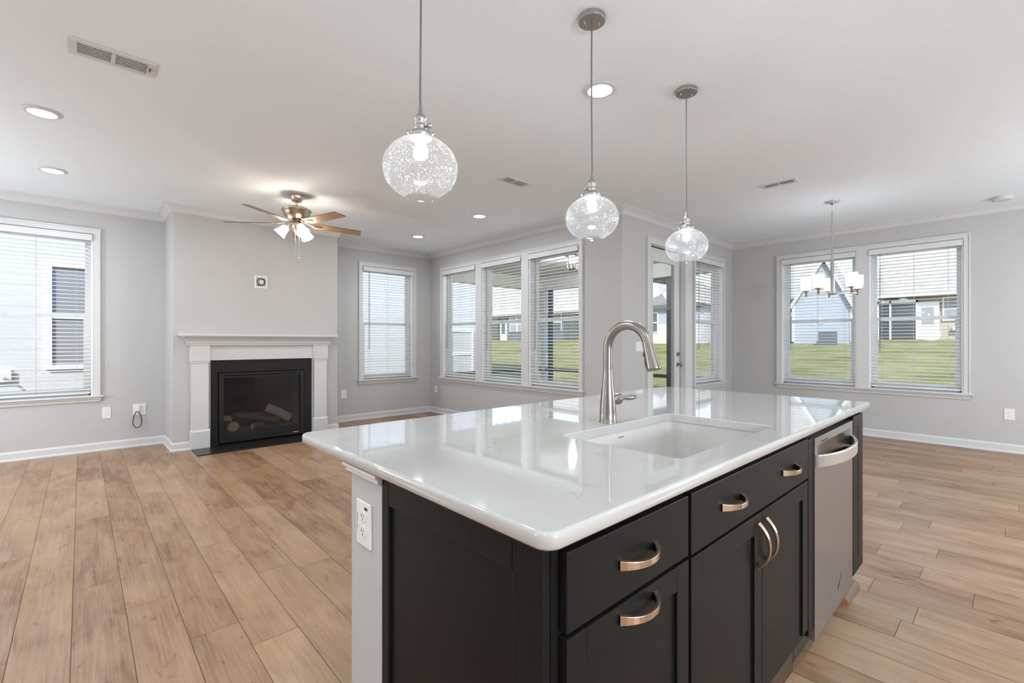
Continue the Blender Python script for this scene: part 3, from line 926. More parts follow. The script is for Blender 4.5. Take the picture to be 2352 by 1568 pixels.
    log('thick pale ceramic log leaning at the right of the firebox', (1.79, 6.70, 0.37), (2.06, 6.60, 0.215), 0.060, ash, 1)
    log('long charred dark log lying diagonally across the middle of the firebox', (1.44, 6.665, 0.305), (1.915, 6.575, 0.205), 0.043, bark, 2)
    log('reddish brown log lying at the back of the firebox', (1.42, 6.80, 0.29), (1.84, 6.78, 0.25), 0.050, red, 3)
    log('pale log stub with its round cut end facing forward, front left', (1.375, 6.535, 0.190), (1.400, 6.605, 0.192), 0.062, ash, 4)
    log('small pale log whose cut end peeks out under the charred log', (1.585, 6.540, 0.166), (1.72, 6.60, 0.166), 0.036, bark, 5)
    log('short pale log piece against the left side of the firebox', (1.285, 6.69, 0.270), (1.38, 6.72, 0.265), 0.042, ash, 6)
build_fireplace()

# ------------------------------------------------------------------ kitchen island
CT0, CT1 = 0.8995, 0.930
YF, YFR = 0.515, 0.535            # door faces, face frame
def rrect(x0, x1, y0, y1, radii, n=7):
    """counter-clockwise rounded rectangle; radii for (x0,y0),(x1,y0),(x1,y1),(x0,y1)"""
    pts = []
    for (cx, cy, sx, sy, st), r in zip(((x0, y0, 1, 1, 180), (x1, y0, -1, 1, 270), (x1, y1, -1, -1, 0), (x0, y1, 1, -1, 90)), radii):
        for k in range(n + 1):
            a = R(st + 90 * k / n)
            pts.append((cx + sx * r + r * math.cos(a), cy + sy * r + r * math.sin(a)))
    return pts

def build_countertop():
    X0, X1, Y0, Y1 = 0.544, 2.975, 0.502, 1.655
    sx0, sx1, sy0, sy1 = 1.160, 1.868, 0.600, 1.018
    def outer(i):
        return rrect(X0 + i, X1 - i, Y0 + i, Y1 - i, [max(r - i, 0.002) for r in (0.036, 0.014, 0.014, 0.036)])
    def inner(i):
        return rrect(sx0 - i, sx1 + i, sy0 - i, sy1 + i, [0.022 + i] * 4)
    prof = [(0.007, CT1), (0.0025, CT1 - 0.0020), (0.0, CT1 - 0.0070), (0.0, CT0 + 0.005), (0.004, CT0)]
    m_ = MB()
    m_.rings([[(x, y, z) for x, y in outer(i)] for i, z in prof], 0, True, caps=False)
    pin = [(0.002, CT1), (0.0, CT1 - 0.002), (0.0, CT0)]
    m_.rings([[(x, y, z) for x, y in inner(i)] for i, z in pin], 0, False, caps=False)
    # top and bottom faces with the sink cut-out
    for zz, oi, ii in ((CT1, 0.007, 0.002), (CT0, 0.004, 0.0)):
        bm = bmesh.new()
        es = []
        for loop in (outer(oi), inner(ii)):
            vv = [bm.verts.new((x, y, zz)) for x, y in loop]
            es += [bm.edges.new((vv[k], vv[(k + 1) % len(vv)])) for k in range(len(vv))]
        bmesh.ops.triangle_fill(bm, use_beauty=True, use_dissolve=False, edges=es)
        bm.verts.index_update()
        m_.add([tuple(v.co) for v in bm.verts], [tuple(v.index for v in f.verts) for f in bm.faces])
        bm.free()
    o = m_.build('island_countertop', M_QUARTZ)
    bm = bmesh.new(); bm.from_mesh(o.data)
    bmesh.ops.remove_doubles(bm, verts=bm.verts, dist=0.0002)
    bmesh.ops.recalc_face_normals(bm, faces=bm.faces)
    bm.to_mesh(o.data); bm.free()
    tag(o, 'white veined quartz countertop with eased edges on the dark island', 'countertop')

    # undermount basin
    sk = empty('kitchen_sink', (1.514, 0.81, 0.69), label='white single bowl undermount sink set into the island countertop', cat='sink')
    bz = 0.690
    e = 0.006
    lip = [(-0.035, CT0 - 0.0006), (e, CT0 - 0.0006), (e - 0.002, CT0 - 0.006), (0.0, bz + 0.03), (-0.008, bz + 0.010), (-0.028, bz), (-0.2, bz - 0.004)]
    def bas(i):
        return rrect(sx0 - i, sx1 + i, sy0 - i, sy1 + i, [max(0.026 + i, 0.01)] * 4)
    b = MB()
    b.rings([[(x, y, z) for x, y in bas(i)] for i, z in [(0.030, CT0 - 0.0006), (e, CT0 - 0.0006), (e, CT0 - 0.010), (0.003, bz + 0.03), (-0.006, bz + 0.008), (-0.024, bz), (-0.17, bz - 0.004)]], 0, False, caps=False)
    b.add([(x, y, bz - 0.004) for x, y in bas(-0.17)], [tuple(range(len(bas(-0.17))))])
    b.build('basin', M_PORC, sk, bevel=0.0)
    dr = MB().lathe([(0.056, 0.0), (0.056, 0.003), (0.046, 0.004), (0.040, -0.002), (0.0, -0.002)], (1.514, 0.81, bz - 0.003), 24)
    dr.build('drain', M_STEEL, sk)
    cu = bpy.data.curves.new('logo', 'FONT')
    cu.body = 'BLANCO'; cu.size = 0.0085; cu.extrude = 0.0002; cu.align_x = 'CENTER'
    tmp = bpy.data.objects.new('logo_text', cu)
    COL.objects.link(tmp)
    bpy.context.view_layer.update()
    lm_ = bpy.data.meshes.new_from_object(tmp.evaluated_get(bpy.context.evaluated_depsgraph_get()))
    bpy.data.objects.remove(tmp)
    lo = bpy.data.objects.new('logo', lm_)
    COL.objects.link(lo)
    lm_.materials.clear()
    lm_.materials.append(mat('logo_grey', (0.16, 0.16, 0.16), 0.5))
    lo.rotation_euler = (R(90), 0, 0)
    lo.location = (1.517, 1.0229, 0.872)
    lo.parent = sk; lo.matrix_parent_inverse = PINV[sk.name]
build_countertop()

def shaker(m_, x0, x1, z0, z1, y, stile, top, bot, mi=0, depth=0.008, th=0.019):
    """shaker door face towards -Y at plane y"""
    m_.box(x0, x0 + stile, y, y + th, z0, z1, mi).box(x1 - stile, x1, y, y + th, z0, z1, mi)
    m_.box(x0 + stile, x1 - stile, y, y + th, z1 - top, z1, mi)
    if bot: m_.box(x0 + stile, x1 - stile, y, y + th, z0, z0 + bot, mi)
    m_.box(x0 + stile, x1 - stile, y + depth, y + th - 0.002, z0 + bot, z1 - top, mi)

def pull(parent, c, vertical=False, L=0.128, y=YF):
    """arched pull with flared flat feet"""
    m_ = MB()
    n = 14
    pts, ws, ts = [], [], []
    for i in range(n + 1):
        t = -1 + 2 * i / n
        out = 0.032 * (1 - abs(t) ** 2.4)
        a = t * L / 2
        pts.append((c[0], y - 0.0006 - out, c[1] + a) if vertical else (c[0] + a, y - 0.0006 - out, c[1]))
        ws.append(0.0125 + 0.0065 * abs(t) ** 2.2); ts.append(0.0065 + 0.004 * abs(t) ** 3)
    m_.strap(pts, (1, 0, 0) if vertical else (0, 0, 1), ws, ts)
    o = m_.build('handle', M_PULL, None, bevel=0.001)
    o.parent = parent
    return o

def build_cabinets():
    XE = 0.565
    # drawer base at the near end
    c = empty('drawer_base_cabinet', (0.80, 0.8, 0), label='charcoal island cabinet at the near corner, one drawer above one pull-out door', cat='cabinet')
    b = MB()
    b.box(XE + 0.020, 1.0445, YFR, 1.100, 0.14, CT0 - 0.0005)
    b.box(XE + 0.020, 1.0445, 0.571, 1.100, 0.0, 0.14)
    b.build('body', M_CAB, c)
    ep = MB()
    # shaker end panel facing -X
    P = lambda p: (XE + p[1], p[0], p[2])
    e2 = MB(P)
    y0, y1 = 0.535, 1.100
    st = 0.060
    e2.box(y0, y0 + st + 0.015, 0, 0.0195, 0.0, CT0 - 0.0005).box(y1 - 0.034, y1, 0, 0.0195, 0.0, CT0 - 0.0005)
    e2.box(y0 + st + 0.015, y1 - 0.034, 0, 0.0195, CT0 - 0.072, CT0 - 0.0005).box(y0 + st + 0.015, y1 - 0.034, 0, 0.0195, 0.0, 0.11)
    e2.box(y0 + st + 0.015, y1 - 0.034, 0.009, 0.0195, 0.11, CT0 - 0.072)
    e2.build('end_panel', M_CAB, c, bevel=0.0025)
    d = MB().box(0.604, 1.038, YF, YFR - 0.001, 0.742, 0.882).build('drawer', M_CAB, c, bevel=0.002)
    pull(d, (0.823, 0.811))
    k = MB(); shaker(k, 0.604, 1.038, 0.183, 0.733, YF, 0.054, 0.055, 0.055)
    k = k.build('door', M_CAB, c, bevel=0.0012)
    pull(k, (0.823, 0.706))
    MB().box(XE + 0.02, 1.0445, 0.567, 0.5705, 0.0, 0.1395).build('toe_board', M_TOE, c)
    # sink base
    c = empty('sink_base_cabinet', (1.51, 0.8, 0), label='charcoal sink cabinet with two doors under a wide false drawer front', cat='cabinet')
    b = MB()
    b.box(1.0455, 1.969, YFR, 0.560, 0.14, CT0 - 0.0005)
    b.box(1.0455, 1.065, 0.560, 1.100, 0.0, CT0 - 0.0005).box(1.950, 1.969, 0.560, 1.100, 0.14, CT0 - 0.0005).box(1.065, 1.950, 1.08, 1.100, 0.14, CT0 - 0.0005)
    b.box(1.065, 1.950, 0.560, 1.08, 0.14, 0.155)
    b.box(1.0455, 1.969, 0.571, 1.1, 0.0, 0.14)
    b.build('body', M_CAB, c)
    d = MB().box(1.051, 1.964, YF, YFR - 0.001, 0.738, 0.883).build('drawer', M_CAB, c, bevel=0.002)
    pull(d, (1.281, 0.811)); pull(d, (1.745, 0.811))
    k = MB(); shaker(k, 1.051, 1.5005, 0.183, 0.730, YF, 0.058, 0.056, 0.0)
    k = k.build('door', M_CAB, c, bevel=0.0012); pull(k, (1.468, 0.638), True)
    k = MB(); shaker(k, 1.5035, 1.957, 0.183, 0.730, YF, 0.058, 0.056, 0.0)
    k = k.build('door', M_CAB, c, bevel=0.0012); pull(k, (1.531, 0.638), True)
    MB().box(1.0455, 1.969, 0.567, 0.5705, 0.0, 0.1395).build('toe_board', M_TOE, c)
    # end panel cabinet past the dishwasher
    c = empty('end_cabinet', (2.77, 0.8, 0), label='narrow charcoal panelled cabinet end on the far side of the dishwasher', cat='cabinet')
    b = MB()
    b.box(2.666, 2.868, YFR, 1.100, 0.135, CT0 - 0.0005).box(2.666, 2.868, 0.562, 1.1, 0.0, 0.135)
    b.build('body', M_CAB, c)
    k = MB(); shaker(k, 2.666, 2.868, 0.135, 0.886, YF, 0.096, 0.052, 0.068)
    k.build('front_panel', M_CAB, c, bevel=0.0012)
    q = MB()
    prof = [(0.5615, 0.0), (0.530, 0.0), (0.528, 0.012), (0.534, 0.024), (0.545, 0.031), (0.5615, 0.032)]
    q.rings([[(2.642, y, z) for y, z in prof], [(2.882, y, z) for y, z in prof]], 0, False, caps=False)
    q.add([(2.642, y, z) for y, z in prof], [tuple(range(6))], 1)
    q.add([(2.882, y, z) for y, z in prof], [tuple(range(6))], 0)
    tag(q.build('shoe_moulding', [M_SHOE, M_RAW]), 'short brown stained quarter round moulding with raw sawn end by the dishwasher', 'moulding')
    # half wall behind the cabinets
    w = MB().box(XE, 2.868, 1.1005, 1.281, 0, CT0 - 0.0005)
    hw = tag(w.build('wall_island', M_WALL), kind='structure')
    t = MB()
    prof = [(0, CT0 - 0.001), (0.020, CT0 - 0.001), (0.020, CT0 - 0.008), (0.012, CT0 - 0.014), (0.013, CT0 - 0.022), (0.006, CT0 - 0.026), (0, CT0 - 0.028)]
    t.sweep([(2.868, 1.281), (XE, 1.281), (XE, 1.1005)][::-1] if False else [(XE, 1.1005), (XE, 1.281), (2.868, 1.281)], [(-a, z) for a, z in prof])
    tag(t.build('trim_5', M_TRIM), kind='structure')
build_cabinets()

def build_dishwasher():
    d = empty('dishwasher', (2.347, 0.6, 0), label='stainless steel dishwasher with bowed handle in the dark island', cat='dishwasher')
    x0, x1 = 2.046, 2.652
    z0, z1 = 0.102, 0.872
    b = MB()
    b.box(1.972, 2.6645, 0.566, 1.095, 0.03, CT0 - 0.004)
    b.box(1.9705, 2.040, 0.540, 0.566, 0.135, CT0 - 0.004)
    b.build('tub', M_BLACK, d)
    f = MB().box(1.985, 2.0435, 0.520, 0.540, 0.142, 0.874)
    f.build('filler_strip', M_CAB, d, bevel=0.002)
    # door with a scooped pocket behind the handle
    zs0, zs1 = 0.765, 0.845
    hx0, hx1 = x0 + 0.040, x1 - 0.030
    dm = MB()
    dm.box(x0, x1, YF, 0.564, z0, 0.757)
    dm.box(x0, hx0, YF, 0.564, 0.757, z1).box(hx1, x1, YF, 0.564, 0.757, z1).box(hx0, hx1, YF, 0.564, 0.842, z1)
    nx = 12
    rows = []
    for z, dep in ((0.757, 1.0), (0.77, 1.0), (0.80, 0.85), (0.825, 0.4), (0.842, 0.0)):
        rows.append([(hx0 + (hx1 - hx0) * k / nx, YF + 0.026 * dep * math.sin(math.pi * k / nx) ** 0.6, z) for k in range(nx + 1)])
    dm.rings(rows, 0, True, caps=False, closed=False)
    dm.add([(hx0 + (hx1 - hx0) * k / nx, YF + 0.026 * math.sin(math.pi * k / nx) ** 0.6, 0.757) for k in range(nx + 1)], [tuple(range(nx + 1))], 0)
    dr = dm.build('door', M_STEEL, d)
    h = MB()
    n = 18
    pts = []
    for k in range(n + 1):
        t = -1 + 2 * k / n
        pts.append((x0 + 0.021 + (x1 - x0 - 0.045) * (k / n), YF - 0.004 - 0.052 * (1 - abs(t) ** 2.3), 0.783))
    h.strap(pts, (0, 0, 1), [0.047] * (n + 1), [0.011] * (n + 1), smooth=False)
    ho = h.build('handle', mat('handle_steel', (0.74, 0.74, 0.73), 0.34, 1.0), None, bevel=0.003)
    ho.parent = dr
    s = MB().box(x0 + 0.090, x0 + 0.178, YF - 0.0008, YF + 0.001, 0.846, 0.851)
    so = s.build('vent_slot', M_BLACK, None); so.parent = dr
    # faint round seal and a small smudged sticker mark low on the door
    r_ = MB()
    n = 30
    cx, cz = x1 - 0.062, 0.195
    r_.rings([[(cx + 0.024 * math.cos(2 * math.pi * k / n), YF - 0.0006, cz + 0.034 * math.sin(2 * math.pi * k / n)) for k in range(n)],
              [(cx + 0.0225 * math.cos(2 * math.pi * k / n), YF - 0.0006, cz + 0.0322 * math.sin(2 * math.pi * k / n)) for k in range(n)]], 0, False, caps=False)
    ro = r_.build('seal_mark', mat('faint_mark', (0.30, 0.30, 0.31), 0.5, 0.6), None); ro.parent = dr
    t = MB()
    for k, (dx, dz, wd, hh) in enumerate(((0, 0, 0.006, 0.020), (0.010, 0.006, 0.005, 0.016), (0.018, 0.012, 0.007, 0.010), (0.028, 0.016, 0.005, 0.018), (0.038, 0.030, 0.006, 0.010), (0.048, 0.040, 0.005, 0.016))):
        t.box(2.385 + dx, 2.385 + dx + wd, YF - 0.0007, YF, 0.175 + dz, 0.175 + dz + hh)
    to = t.build('sticker_mark', mat('sticker_dark', (0.05, 0.05, 0.05), 0.4), None); to.parent = dr
build_dishwasher()

def build_faucet():
    bx, by = 1.492, 1.066
    f = empty('kitchen_faucet', (bx, by, CT1), label='brushed nickel gooseneck pull-down faucet standing behind the sink', cat='faucet')
    b = MB()
    b.lathe([(0.0335, 0), (0.0335, 0.004), (0.032, 0.006), (0.0315, 0.04), (0.0285, 0.085), (0.0235, 0.13), (0.0195, 0.175), (0.0180, 0.205)], (bx, by, CT1), 32)
    b.build('body', M_NICKEL, f)
    pts = [(bx, by, CT1 + 0.205), (bx, by, CT1 + 0.25), (bx, by, CT1 + 0.285)]
    cy_, cz, r = by - 0.087, CT1 + 0.285, 0.087
    for k in range(1, 15):
        a = R(180 - k * 11.0)
        pts.append((bx, cy_ - r * math.cos(a) * 1.0, cz + r * math.sin(a)))
    pts = [(x, (2 * cy_ - y) if i > 2 else y, z) for i, (x, y, z) in enumerate(pts)]
    pts = [(bx, by, CT1 + 0.205), (bx, by, CT1 + 0.25), (bx, by, CT1 + 0.285)] + [(bx, cy_ + r * math.cos(R(k * 11.0)), cz + r * math.sin(R(k * 11.0))) for k in range(1, 16)]
    g = MB().tube(pts, 0.0178, 18)
    g.build('spout', M_NICKEL, f)
    e = Vector(pts[-1]); t = (Vector(pts[-1]) - Vector(pts[-2])).normalized()
    t = Vector((0, -0.27, -0.963)).normalized()
    h = MB()
    h.lathe([(0.0182, -0.004), (0.0188, 0.0), (0.0195, 0.015), (0.0222, 0.055), (0.0260, 0.092), (0.0266, 0.098), (0.024, 0.103), (0.010, 0.104)], tuple(e), 28, axis=tuple(t))
    ho = h.build('spray_head', M_NICKEL, f)
    bt = MB()
    side = Vector((-0.4, 0.9, 0)).normalized()
    side = (side - t * side.dot(t)).normalized()
    for a, L in ((0.034, 0.016), (0.056, 0.034)):
        c0 = e + t * a + side * (0.0175 + a * 0.045)
        bt.strap([tuple(c0), tuple(c0 + t * L * 0.5 + side * 0.003), tuple(c0 + t * L + side * L * 0.07)], tuple(t.cross(side)), [0.010] * 3, [0.008] * 3)
    bo = bt.build('spray_button', M_BLACK, None, bevel=0.002); bo.parent = ho
    l = MB()
    zc = CT1 + 0.085
    l.lathe([(0.0215, 0.010), (0.0215, 0.056), (0.0228, 0.057), (0.0228, 0.070), (0.019, 0.074), (0.006, 0.075)], (bx, by, zc), 26, axis=(1, 0, 0))
    x0 = bx + 0.066
    l.rings([[(x0 + s, by + w * math.cos(2 * math.pi * k / 12), zc - 0.002 * (s / 0.1) + hh * math.sin(2 * math.pi * k / 12)) for k in range(12)]
             for s, w, hh in ((0, 0.005, 0.005), (0.02, 0.005, 0.0045), (0.04, 0.010, 0.0075), (0.07, 0.016, 0.0115), (0.10, 0.017, 0.0115), (0.12, 0.012, 0.0085), (0.130, 0.004, 0.003))])
    l.build('lever', M_NICKEL, f)
build_faucet()

# ------------------------------------------------------------------ outlets and switches
def build_plate(fr, u0, u1, z0, z1, label, kind='duplex', cat='outlet', group=None, name='outlet', face=True):
    c = fr(((u0 + u1) / 2, 0, (z0 + z1) / 2))
    o = empty(name, c, label=label, cat=cat, group=group)
    MB(fr).box(u0, u1, -0.006, -0.0002, z0, z1).build('cover_plate', M_PLATE, o, bevel=0.002)
    def duplex(uc):
        for zc in ((z0 + z1) / 2 + 0.020, (z0 + z1) / 2 - 0.020):
            s = MB(fr)
            s.lathe([(0.0165, 0), (0.0165, 0.0022), (0.0, 0.0022)], (uc, -0.0058, zc), 20, axis=(0, -1, 0), smooth=False)
            so = s.build('socket', M_PLATE, o)
            t = MB(fr)
            t.box(uc - 0.0075, uc - 0.0055, -0.0086, -0.0080, zc - 0.002, zc + 0.007).box(uc + 0.0050, uc + 0.0072, -0.0086, -0.0080, zc - 0.001, zc + 0.007)
            t.lathe([(0.0026, 0), (0.0026, 0.0006), (0, 0.0006)], (uc, -0.0080, zc - 0.008), 10, axis=(0, -1, 0))
            to = t.build('slots', M_SLOT); to.parent = so
    if kind == 'duplex': duplex((u0 + u1) / 2)
    elif kind == 'double':
        duplex(u0 + (u1 - u0) * 0.73)
    elif kind == 'switch':
        n = 2
        for k in range(n):
            uc = u0 + (u1 - u0) * (k + 0.5) / n
            zc = (z0 + z1) / 2
            s = MB(fr).box(uc - 0.016, uc + 0.016, -0.0085, -0.0058, zc - 0.033, zc + 0.033)
            s.prism([(uc - 0.013, -0.0083, zc + 0.030), (uc - 0.013, -0.0125, zc + 0.028), (uc - 0.013, -0.0083, zc - 0.028)], (0.026, 0, 0))
            s.build('rocker', M_PLATE, o)
    return o
build_plate(fr_F, 0.175, 0.252, 0.362, 0.492, 'white outlet plate under the right end of the large left window')
dbl = build_plate(fr_F, 0.447, 0.570, 0.372, 0.502, 'white double outlet plate with a plug and black cord by the chimney corner', 'double')
MB(fr_F).box(0.468, 0.508, -0.040, -0.0062, 0.420, 0.492).build('plug', M_PLATE, dbl, bevel=0.004)
cord = []
for k in range(29):
    a = R(90 + 360 * k / 28)
    w = 0.040 if k <= 14 else 0.040
    cord.append((0.487 + 0.046 * math.cos(a) * (0.55 + 0.45 * (1 - math.sin(a)) / 2 * 1.3) , -0.026 - 0.010 * math.sin(a * 0.5), 0.325 + 0.098 * math.sin(a)))
cm = MB(fr_F).tube(cord, 0.0042, 8)
cm.build('looped_cord', M_BLACK, dbl)
build_plate(fr_F, 2.948, 3.032, 0.362, 0.492, 'white outlet plate between the chimney and the narrow window')
build_plate(fr_T, -6.918, -6.838, 0.357, 0.472, 'white outlet plate near the corner under the triple window')
build_plate(fr_D, -0.078, 0.005, 0.364, 0.490, 'white outlet plate on the right wall beyond the double window')
build_plate(fr_S, 4.835, 4.995, 1.120, 1.240, 'white switch plate on the wall left of the glazed door', 'switch', 'switch', name='light_switch')
build_plate(fr_T, -3.305, -3.198, 1.120, 1.248, 'white switch plate behind the faucet, right of the triple window', 'switch', 'switch', name='light_switch')
# island end outlet, with its little usb slot
def fr_E(p): return (0.565 + p[1], -p[0], p[2])
isl = build_plate(fr_E, -1.238, -1.154, 0.688, 0.808, 'white outlet plate with side lettering on the end of the island', 'duplex')
MB(fr_E).box(-1.188, -1.170, -0.0068, -0.0058, 0.788, 0.795).build('usb_port', mat('dark_port', (0.05, 0.03, 0.025), 0.5), isl)
lm = MB(fr_E)
for k in range(14):
    if k in (1, 6): continue
    lm.box(-1.231, -1.2285, -0.0066, -0.0059, 0.722 + k * 0.0035, 0.7243 + k * 0.0035)
lm.build('side_lettering', mat('small_print', (0.10, 0.09, 0.09), 0.5), isl)
# recessed media box over the mantel
def build_mediabox():
    u0, u1, z0, z1 = 1.585, 1.733, 1.913, 2.067
    o = empty('media_wall_box', (1.659, BREAST, 1.99), label='white square wall box with coiled black cable above the mantel', cat='wall box')
    f = MB(fr_B)
    b = 0.020
    f.box(u0, u0 + b, -0.006, -0.0002, z0, z1).box(u1 - b, u1, -0.006, -0.0002, z0, z1).box(u0 + b, u1 - b, -0.006, -0.0002, z0, z0 + b).box(u0 + b, u1 - b, -0.006, -0.0002, z1 - b, z1)
    f.build('frame', M_PLATE, o, bevel=0.002)
    MB(fr_B).box(u0 + b, u1 - b, -0.0014, -0.0004, z0 + b, z1 - b).build('back_plate', mat('box_grey', (0.45, 0.45, 0.45), 0.6), o)
    cx, cz = 1.661, 1.992
    c = MB(fr_B)
    pts = [(cx + 0.044 * math.cos(R(a)) * (1 + 0.04 * math.sin(R(a * 0.7))), -0.010 - 0.002 * math.sin(R(a / 2)), cz + 0.040 * math.sin(R(a))) for a in range(-130, 480, 15)]
    c.tube(pts, 0.0048, 8)
    c.build('cable', M_BLACK, o)
    g = MB(fr_B).box(cx - 0.014, cx + 0.022, -0.008, -0.0014, cz - 0.022, cz + 0.020)
    g.build('socket', M_PLATE, o, bevel=0.002)
    p = MB(fr_B).box(cx - 0.040, cx - 0.012, -0.018, -0.0014, cz - 0.046, cz - 0.034)
    p.build('connector', M_BLACK, o, bevel=0.002)
build_mediabox()

# ------------------------------------------------------------------ ceiling fixtures
def build_downlight():
    o = empty('recessed_light', (0, 0, 0), cat='recessed light', group='round recessed ceiling lights')
    r = MB()
    r.lathe([(0.074, -0.012), (0.080, -0.015), (0.098, -0.006), (0.104, -0.0005), (0.074, -0.0005), (0.074, -0.012)], (0, 0, 0), 40, caps=False)
    r.build('trim_ring', M_TRIM, o)
    MB().lathe([(0.0735, 0.0), (0.0735, -0.0065), (0.0, -0.0075)], (0, 0, 0), 32).build('lens', M_LENS, o)
    lamp('lamp', 'AREA', (0, 0, -0.020), P_DOWN, NEUTRAL, o, 0.070, spread=R(175))
    return o
dl = build_downlight()
spots = [(-0.193, 4.457, 'recessed light left of the fan, the nearer of that pair'),
         (-0.191, 5.898, 'recessed light left of the fan, close to the left window wall'),
         (3.592, 4.469, 'recessed light between the fan and the triple window'),
         (3.627, 5.947, 'recessed light in the far room corner over the narrow window'),
         (2.338, 1.729, 'recessed light beside the cord of the middle pendant'),
         (-0.19, 2.6, 'added unseen recessed light above the camera side of the living area'),  # this one and the rest are out of view, added for their light
         (-0.5, 0.1, 'added unseen recessed light over the kitchen work aisle'),
         (1.3, -0.7, 'added unseen recessed light over the kitchen counter run'),
         (3.1, -0.7, 'added unseen recessed light over the far kitchen aisle'),
         (4.9, -0.7, 'added unseen recessed light between kitchen and dining area'),
         (-1.6, 1.2, 'added unseen recessed light over the hallway side')]
for i, (x, y, lb) in enumerate(spots):
    o = dl if i == 0 else copy_tree(dl)
    o.location = (x, y, CEIL)
    o['label'] = lb

def build_pendant():
    o = empty('globe_pendant', (0, 0, 0), cat='pendant light', group='seeded glass globe pendants over the island')
    # local z = world height
    MB().lathe([(0.0, CEIL - 0.0005), (0.062, CEIL - 0.0005), (0.064, CEIL - 0.003), (0.064, CEIL - 0.022), (0.062, CEIL - 0.024), (0.0, CEIL - 0.024)], (0, 0, 0), 36, smooth=False).build('canopy', M_NICKEL_D, o, bevel=0.001)
    s = MB()
    for a in (-35, 145):
        s.lathe([(0.0045, 0), (0.0045, -0.012), (0.003, -0.014), (0, -0.014)], (0.036 * math.cos(R(a)), 0.036 * math.sin(R(a)), CEIL - 0.0235), 10)
    s.build('canopy_screws', M_NICKEL_D, o)
    pts = [(0.0012 * math.sin(z * 7.0), 0.0012 * math.cos(z * 5.0), z) for z in [CEIL - 0.024 - (CEIL - 0.024 - 2.020) * k / 16 for k in range(17)]]
    pts[0] = (0, 0, CEIL - 0.022); pts[-1] = (0, 0, 2.018)
    MB().tube(pts, 0.0036, 8).build('cord', M_CORDDK, o)
    k = MB()
    k.lathe([(0.005, 2.040), (0.007, 2.036), (0.0075, 2.016), (0.0145, 2.010), (0.0205, 1.998), (0.0215, 1.990), (0.0195, 1.988), (0.0195, 1.972), (0.021, 1.970), (0.0195, 1.968), (0.0195, 1.956), (0.024, 1.951), (0.026, 1.9485)], (0, 0, 0), 28)
    so = k.build('socket', M_NICKEL_D, o)
    kk = MB()
    kk.lathe([(0.004, 0.016), (0.004, 0.028), (0.0085, 0.030), (0.0085, 0.040), (0.0, 0.041)], (0, 0, 1.968), 12, axis=(-0.75, 0.66, 0))
    ko = kk.build('switch_key', M_NICKEL_D); ko.parent = so
    c = MB()
    c.lathe([(0.024, 1.9505), (0.037, 1.9485), (0.0405, 1.946), (0.0405, 1.932), (0.038, 1.930)], (0, 0, 0), 32)
    for a in (20, 140, 260):
        d = (math.cos(R(a)), math.sin(R(a)), 0)
        c.lathe([(0.003, 0.038), (0.003, 0.047), (0.0058, 0.047), (0.0058, 0.052), (0, 0.053)], (0, 0, 1.9385), 10, axis=d)
    c.build('fitter', M_NICKEL_D, o)
    zc, rh, rv = 1.829, 0.126, 0.102
    prof = [(0.037, 1.931)]
    for a in range(72, -64, -6):
        prof.append((rh * math.cos(R(a)) ** 0.94, zc + rv * math.sin(R(a))))
    prof += [(0.054, zc - rv * 0.915), (0.0535, zc - rv * 1.0)]
    MB().lathe(prof, (0, 0, 0), 56, caps=False).build('globe', M_SEED, o)
    b = MB()
    b.lathe([(0.0125, 1.945), (0.0125, 1.925), (0.018, 1.912), (0.0235, 1.893), (0.0235, 1.876), (0.016, 1.860), (0.0, 1.855)], (0, 0, 0), 20)
    bo = b.build('bulb', M_BULBGL, o)
    fl = MB()
    for a in range(4):
        x, y = 0.008 * math.cos(R(90 * a)), 0.008 * math.sin(R(90 * a))
        fl.tube([(x * 0.5, y * 0.5, 1.915), (x, y, 1.866)], 0.0024, 6)
    fo = fl.build('filament', M_FILA); fo.parent = bo
    lamp('lamp', 'POINT', (0, 0, 1.885), P_PENDANT, NEUTRAL, o, 0.022)
    return o
pd = build_pendant()
for i, (x, lb) in enumerate(((0.847, 'glass globe pendant hanging nearest, its ceiling canopy cut off by the frame'),
                             (1.791, 'middle glass globe pendant, hanging above the faucet'),
                             (2.735, 'glass globe pendant hanging farthest, in front of the glazed door'))):
    o = pd if i == 0 else copy_tree(pd)
    o.location = (x, 1.372, 0)
    o.rotation_euler = (0, 0, 2.75 if i == 0 else 0)
    o['label'] = lb

